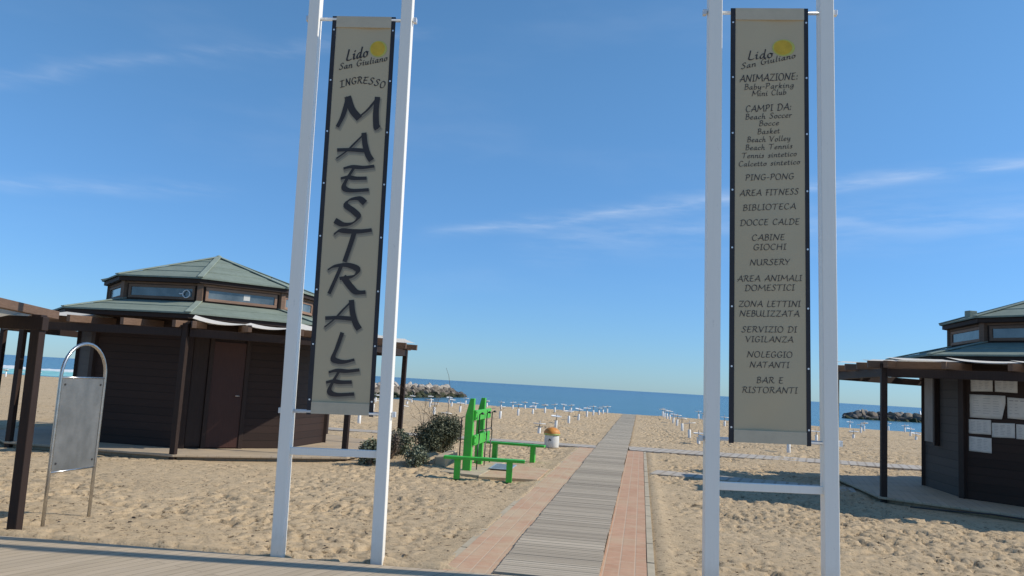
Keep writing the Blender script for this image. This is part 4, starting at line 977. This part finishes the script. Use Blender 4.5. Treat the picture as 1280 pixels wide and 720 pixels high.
for v in range(4):
    rng = random.Random(40 + v)
    tb = MB().lathe([(0, -.35), (.058, -.35), (.058, .36 - .05 * v % .08), (.052, .365 - .05 * v % .08), (.02, .37 - .05 * v % .08), (0, .372 - .05 * v % .08)], 14)
    tr = MB().lathe([(0, .0), (.20, -.002), (.215, .006), (.218, .028), (.208, .028), (.204, .014), (.04, .012), (0, .012)], 22)
    po = MB().tube([(0, 0, .2), (0, 0, .62)], .017, 8)
    proto.append((tb, tr, po))
meshes = []
for tb, tr, po in proto:
    a = tb.build('tube', M['plastic_white'], None, True); b = tr.build('tray_table', M['tray_white'], None, True); c_ = po.build('pole_stub', M['pole_grey'], None, True)
    meshes.append((a.data, b.data, c_.data))
    for o in (a, b, c_): bpy.data.objects.remove(o)
rng = random.Random(5)
for i, (x, y, tz) in enumerate(BASES):
    e = empty('umbrella_base', (x, y, sh1(x, y) * .5), (R(rng.gauss(0, 1.5)), R(rng.gauss(0, 1.5)), rng.uniform(0, 6)), base_label(i, x, y), 'umbrella base', 'white umbrella bases set out in rows on the beach')
    ms = meshes[i % 4]
    for nm, me, z, rt in (('tube', ms[0], min(0, tz - .47), 0), ('tray_table', ms[1], tz, 1), ('pole_stub', ms[2], tz - .50, 0)):
        o = bpy.data.objects.new(nm, me); S.collection.objects.link(o); o.parent = e
        o.location = (rng.gauss(0, .02), rng.gauss(0, .02), z) if rt else (0, 0, z)
        if rt: o.rotation_euler = (R(rng.gauss(0, 4)), R(rng.gauss(0, 4)), 0)

# ------------------------------------------------------------------ breakwaters
def rockmat(name, lo, hi):
    t = NT(name); t.set(Roughness=.9); t.b.inputs['Specular IOR Level'].default_value = .25
    rv = t.info('Random')
    c = t.mix(.5, t.ramp(t.noise(2.6, 6, .65), [(.3, lo), (.7, hi)]), t.mix(rv, lo, hi)); t.color(c)
    t.bump(t.noise(5, 6, .7), .6, .08); return t.m
M['rock_pale'] = rockmat('pale_limestone', (.30, .255, .20), (.56, .50, .425)); M['rock_mid'] = rockmat('brown_rock', (.13, .105, .08), (.30, .25, .195))
M['rock_wet'] = rockmat('wet_algae_rock', (.022, .027, .015), (.075, .08, .04)); M['rock_shade'] = rockmat('shade_dark_rock', (.045, .042, .04), (.16, .145, .13))  # the dark rock carries the shade of the breakwater flank in its colour
import bmesh
from mathutils import noise as mn
RM = []
for v in range(9):
    bm = bmesh.new(); bmesh.ops.create_icosphere(bm, subdivisions=3, radius=1); rng = random.Random(100 + v)
    pl_ = [(Vector((rng.gauss(0, 1), rng.gauss(0, 1), rng.gauss(0, 1))).normalized(), rng.uniform(.45, .82)) for _ in range(13)]
    for vert in bm.verts:
        p = vert.co.copy()
        for n_, d_ in pl_:
            k = p.dot(n_)
            if k > d_: p -= n_ * (k - d_) * .93
        p *= 1 + .10 * mn.noise(p * 2.2 + Vector((v * 7, 0, 0))); vert.co = p
    me = bpy.data.meshes.new('boulder'); bm.to_mesh(me); bm.free(); RM.append(me)
def rock_variants(mat):
    out = []
    for me in RM: q = me.copy(); q.materials.append(M[mat]); out.append(q)
    return out
RV = {k: rock_variants(k) for k in ('rock_pale', 'rock_mid', 'rock_wet', 'rock_shade')}
def boulder(p, s, kind, rng, label, group):
    o = bpy.data.objects.new('boulder', rng.choice(RV[kind])); S.collection.objects.link(o); o.location = p
    o.scale = (s * rng.uniform(.8, 1.35), s * rng.uniform(.8, 1.2), s * rng.uniform(.6, .95)); o.rotation_euler = (rng.gauss(0, .4), rng.gauss(0, .4), rng.uniform(0, 6.28))
    tag(o, label, 'boulder', group)
def breakwater(p0, p1, hgt, half, rows, size, seed, kinds, labels, group, taper=.12):
    rng = random.Random(seed); p0, p1 = Vector((*p0, 0)), Vector((*p1, 0)); d = p1 - p0; ln = d.length; d.normalize(); nn = Vector((d.y, -d.x, 0))
    if nn.y > 0: nn = -nn
    for r, (off, z, sk) in enumerate(rows):
        u = rng.uniform(0, .5)
        while u < ln:
            s = size * sk * rng.uniform(.75, 1.25); e = min(1, (ln - u) / (ln * taper) if taper else 1); e = max(e, 0)
            zz = SZ + hgt * z * (.25 + .75 * e)
            if not (e < .55 and z > .8):
                k = kinds[r] if e > .8 or z < .2 else ('rock_shade' if z > .2 else 'rock_wet')
                boulder(p0 + d * u + nn * (half * off * (.5 + .5 * e) + rng.gauss(0, .15)) + Vector((0, 0, zz + rng.gauss(0, .08) - s * .35)), s, k, rng, labels[k], group)
            u += s * 1.55
rows = [(1.0, .08, .9), (.86, .28, .9), (.68, .5, 1.0), (.45, .74, 1.0), (.15, .98, 1.1), (-.35, .95, 1.25)]
breakwater((-25.5, 62.5), (-22.2, 96.5), 1.15, 1.8, rows, .44, 21, ['rock_wet', 'rock_wet', 'rock_mid', 'rock_mid', 'rock_pale', 'rock_pale'],
           {'rock_wet': 'algae-dark boulder at the waterline of the left breakwater', 'rock_mid': 'brown boulder on the flank of the left breakwater',
            'rock_pale': 'pale sunlit boulder along the top of the left breakwater', 'rock_shade': 'dark boulder at the sloping tip of the left breakwater'}, 'boulders of the left breakwater', .17)
rows2 = [(1.0, .08, .95), (.7, .5, 1.05), (.25, .95, 1.1), (-.3, .85, 1.1)]
breakwater((45.5, 117.5), (25.2, 109.2), 1.0, 2.0, rows2, .70, 33, ['rock_wet', 'rock_shade', 'rock_mid', 'rock_pale'],
           {'rock_wet': 'black wet boulder at the waterline of the right breakwater', 'rock_mid': 'brownish boulder at the back of the right breakwater',
            'rock_pale': 'pale-topped boulder along the crest of the right breakwater', 'rock_shade': 'dark shaded boulder on the near flank of the right breakwater'}, 'boulders of the right breakwater', .12)

# ------------------------------------------------------------------ small things far out and on the sand
def ship(x, y, ln, label):
    e = empty('ship', (x, y, SZ), (0, 0, R(8)), label, 'ship', 'ships on the horizon')
    m = MB(); h = ln * .07
    m.add([(-ln / 2, -h, 0), (ln / 2, -h, 0), (ln / 2, h, 0), (-ln / 2, h, 0), (-ln / 2 - h, -h, h * 1.3), (ln / 2 + h * 1.5, -h * .6, h * 1.5), (ln / 2 + h * 1.5, h * .6, h * 1.5), (-ln / 2 - h, h, h * 1.3)],
          [(3, 2, 1, 0), (4, 5, 6, 7), (0, 1, 5, 4), (1, 2, 6, 5), (2, 3, 7, 6), (3, 0, 4, 7)]); m.build('hull', M['ship'], e)
    MB().box((-ln * .3, 0, h * 2.6), (ln * .16, h * 1.6, h * 2.6)).build('bridge', M['ship'], e)
    MB().tube([(ln * .1, 0, h), (ln * .1, 0, h * 4)], h * .2, 6).build('mast', M['ship'], e)
ship(1720, 5000, 75, 'small dark cargo ship on the horizon, left of the pair'); ship(1775, 5000, 95, 'longer dark cargo ship on the horizon, right of the pair')
by = empty('marker_buoy', (60.5, 190, SZ), (0, 0, 0), 'white marker buoy beyond the right breakwater', 'buoy')
MB().lathe([(0, -.3), (.4, -.2), (.45, .1), (.3, .4), (.12, 1.2), (0, 1.25)], 14).build('float', M['tray_white'], by, True)
MB().tube([(0, 0, 1.2), (0, 0, 1.7)], .03, 6).build('mast', M['tray_white'], by)
# bits of reed and wood, many added to stand for shaded foot-pits
M['litter_specks'] = simple('driftwood_pit_shade', (.12, .088, .06), .9, .5, 9)
m = MB(); rng = random.Random(9)
for i in range(2600):
    y = 7.4 + 26 * rng.random() ** 1.5; x = rng.uniform(-11 if y > 12 else -6.5, 9)
    if BR_L - .1 < x < BR_R + .12: continue
    if any(abs(x - cx) < 4.2 and abs(y - cy) < 3.7 for cx, cy, s_ in HUTS): continue
    z = sh1(x, y); ln = rng.uniform(.005, .011) + .010 * rng.random() ** 3; a = rng.gauss(0, .6); h = ln * rng.uniform(.4, .8)
    m.bar((x - ln * math.cos(a), y - ln * math.sin(a), z + h * .3), (x + ln * math.cos(a), y + ln * math.sin(a), z + h * .5), h * 1.4, h, taper=.6)
tag(m.build('litter_and_pit_specks', M['litter_specks']), 'scattered bits of reed and driftwood and dark specks standing for pit shade on the sand', 'driftwood', None, 'stuff')
cb = empty('platform_edge_line', (5.6, 13.55, .0), (0, 0, 0), 'thin black hose along the platform edge in front of the right kiosk', 'line')  # added tube drawing the dark line of the platform edge
MB().tube([(-1.2, .75, .03), (-.6, .62, .03), (-.1, .45, .05), (.4, .1, .04), (1.1, -.25, .03), (2.2, -.6, .03)], .014, 6).build('line', M['black_pipe'], cb, True)
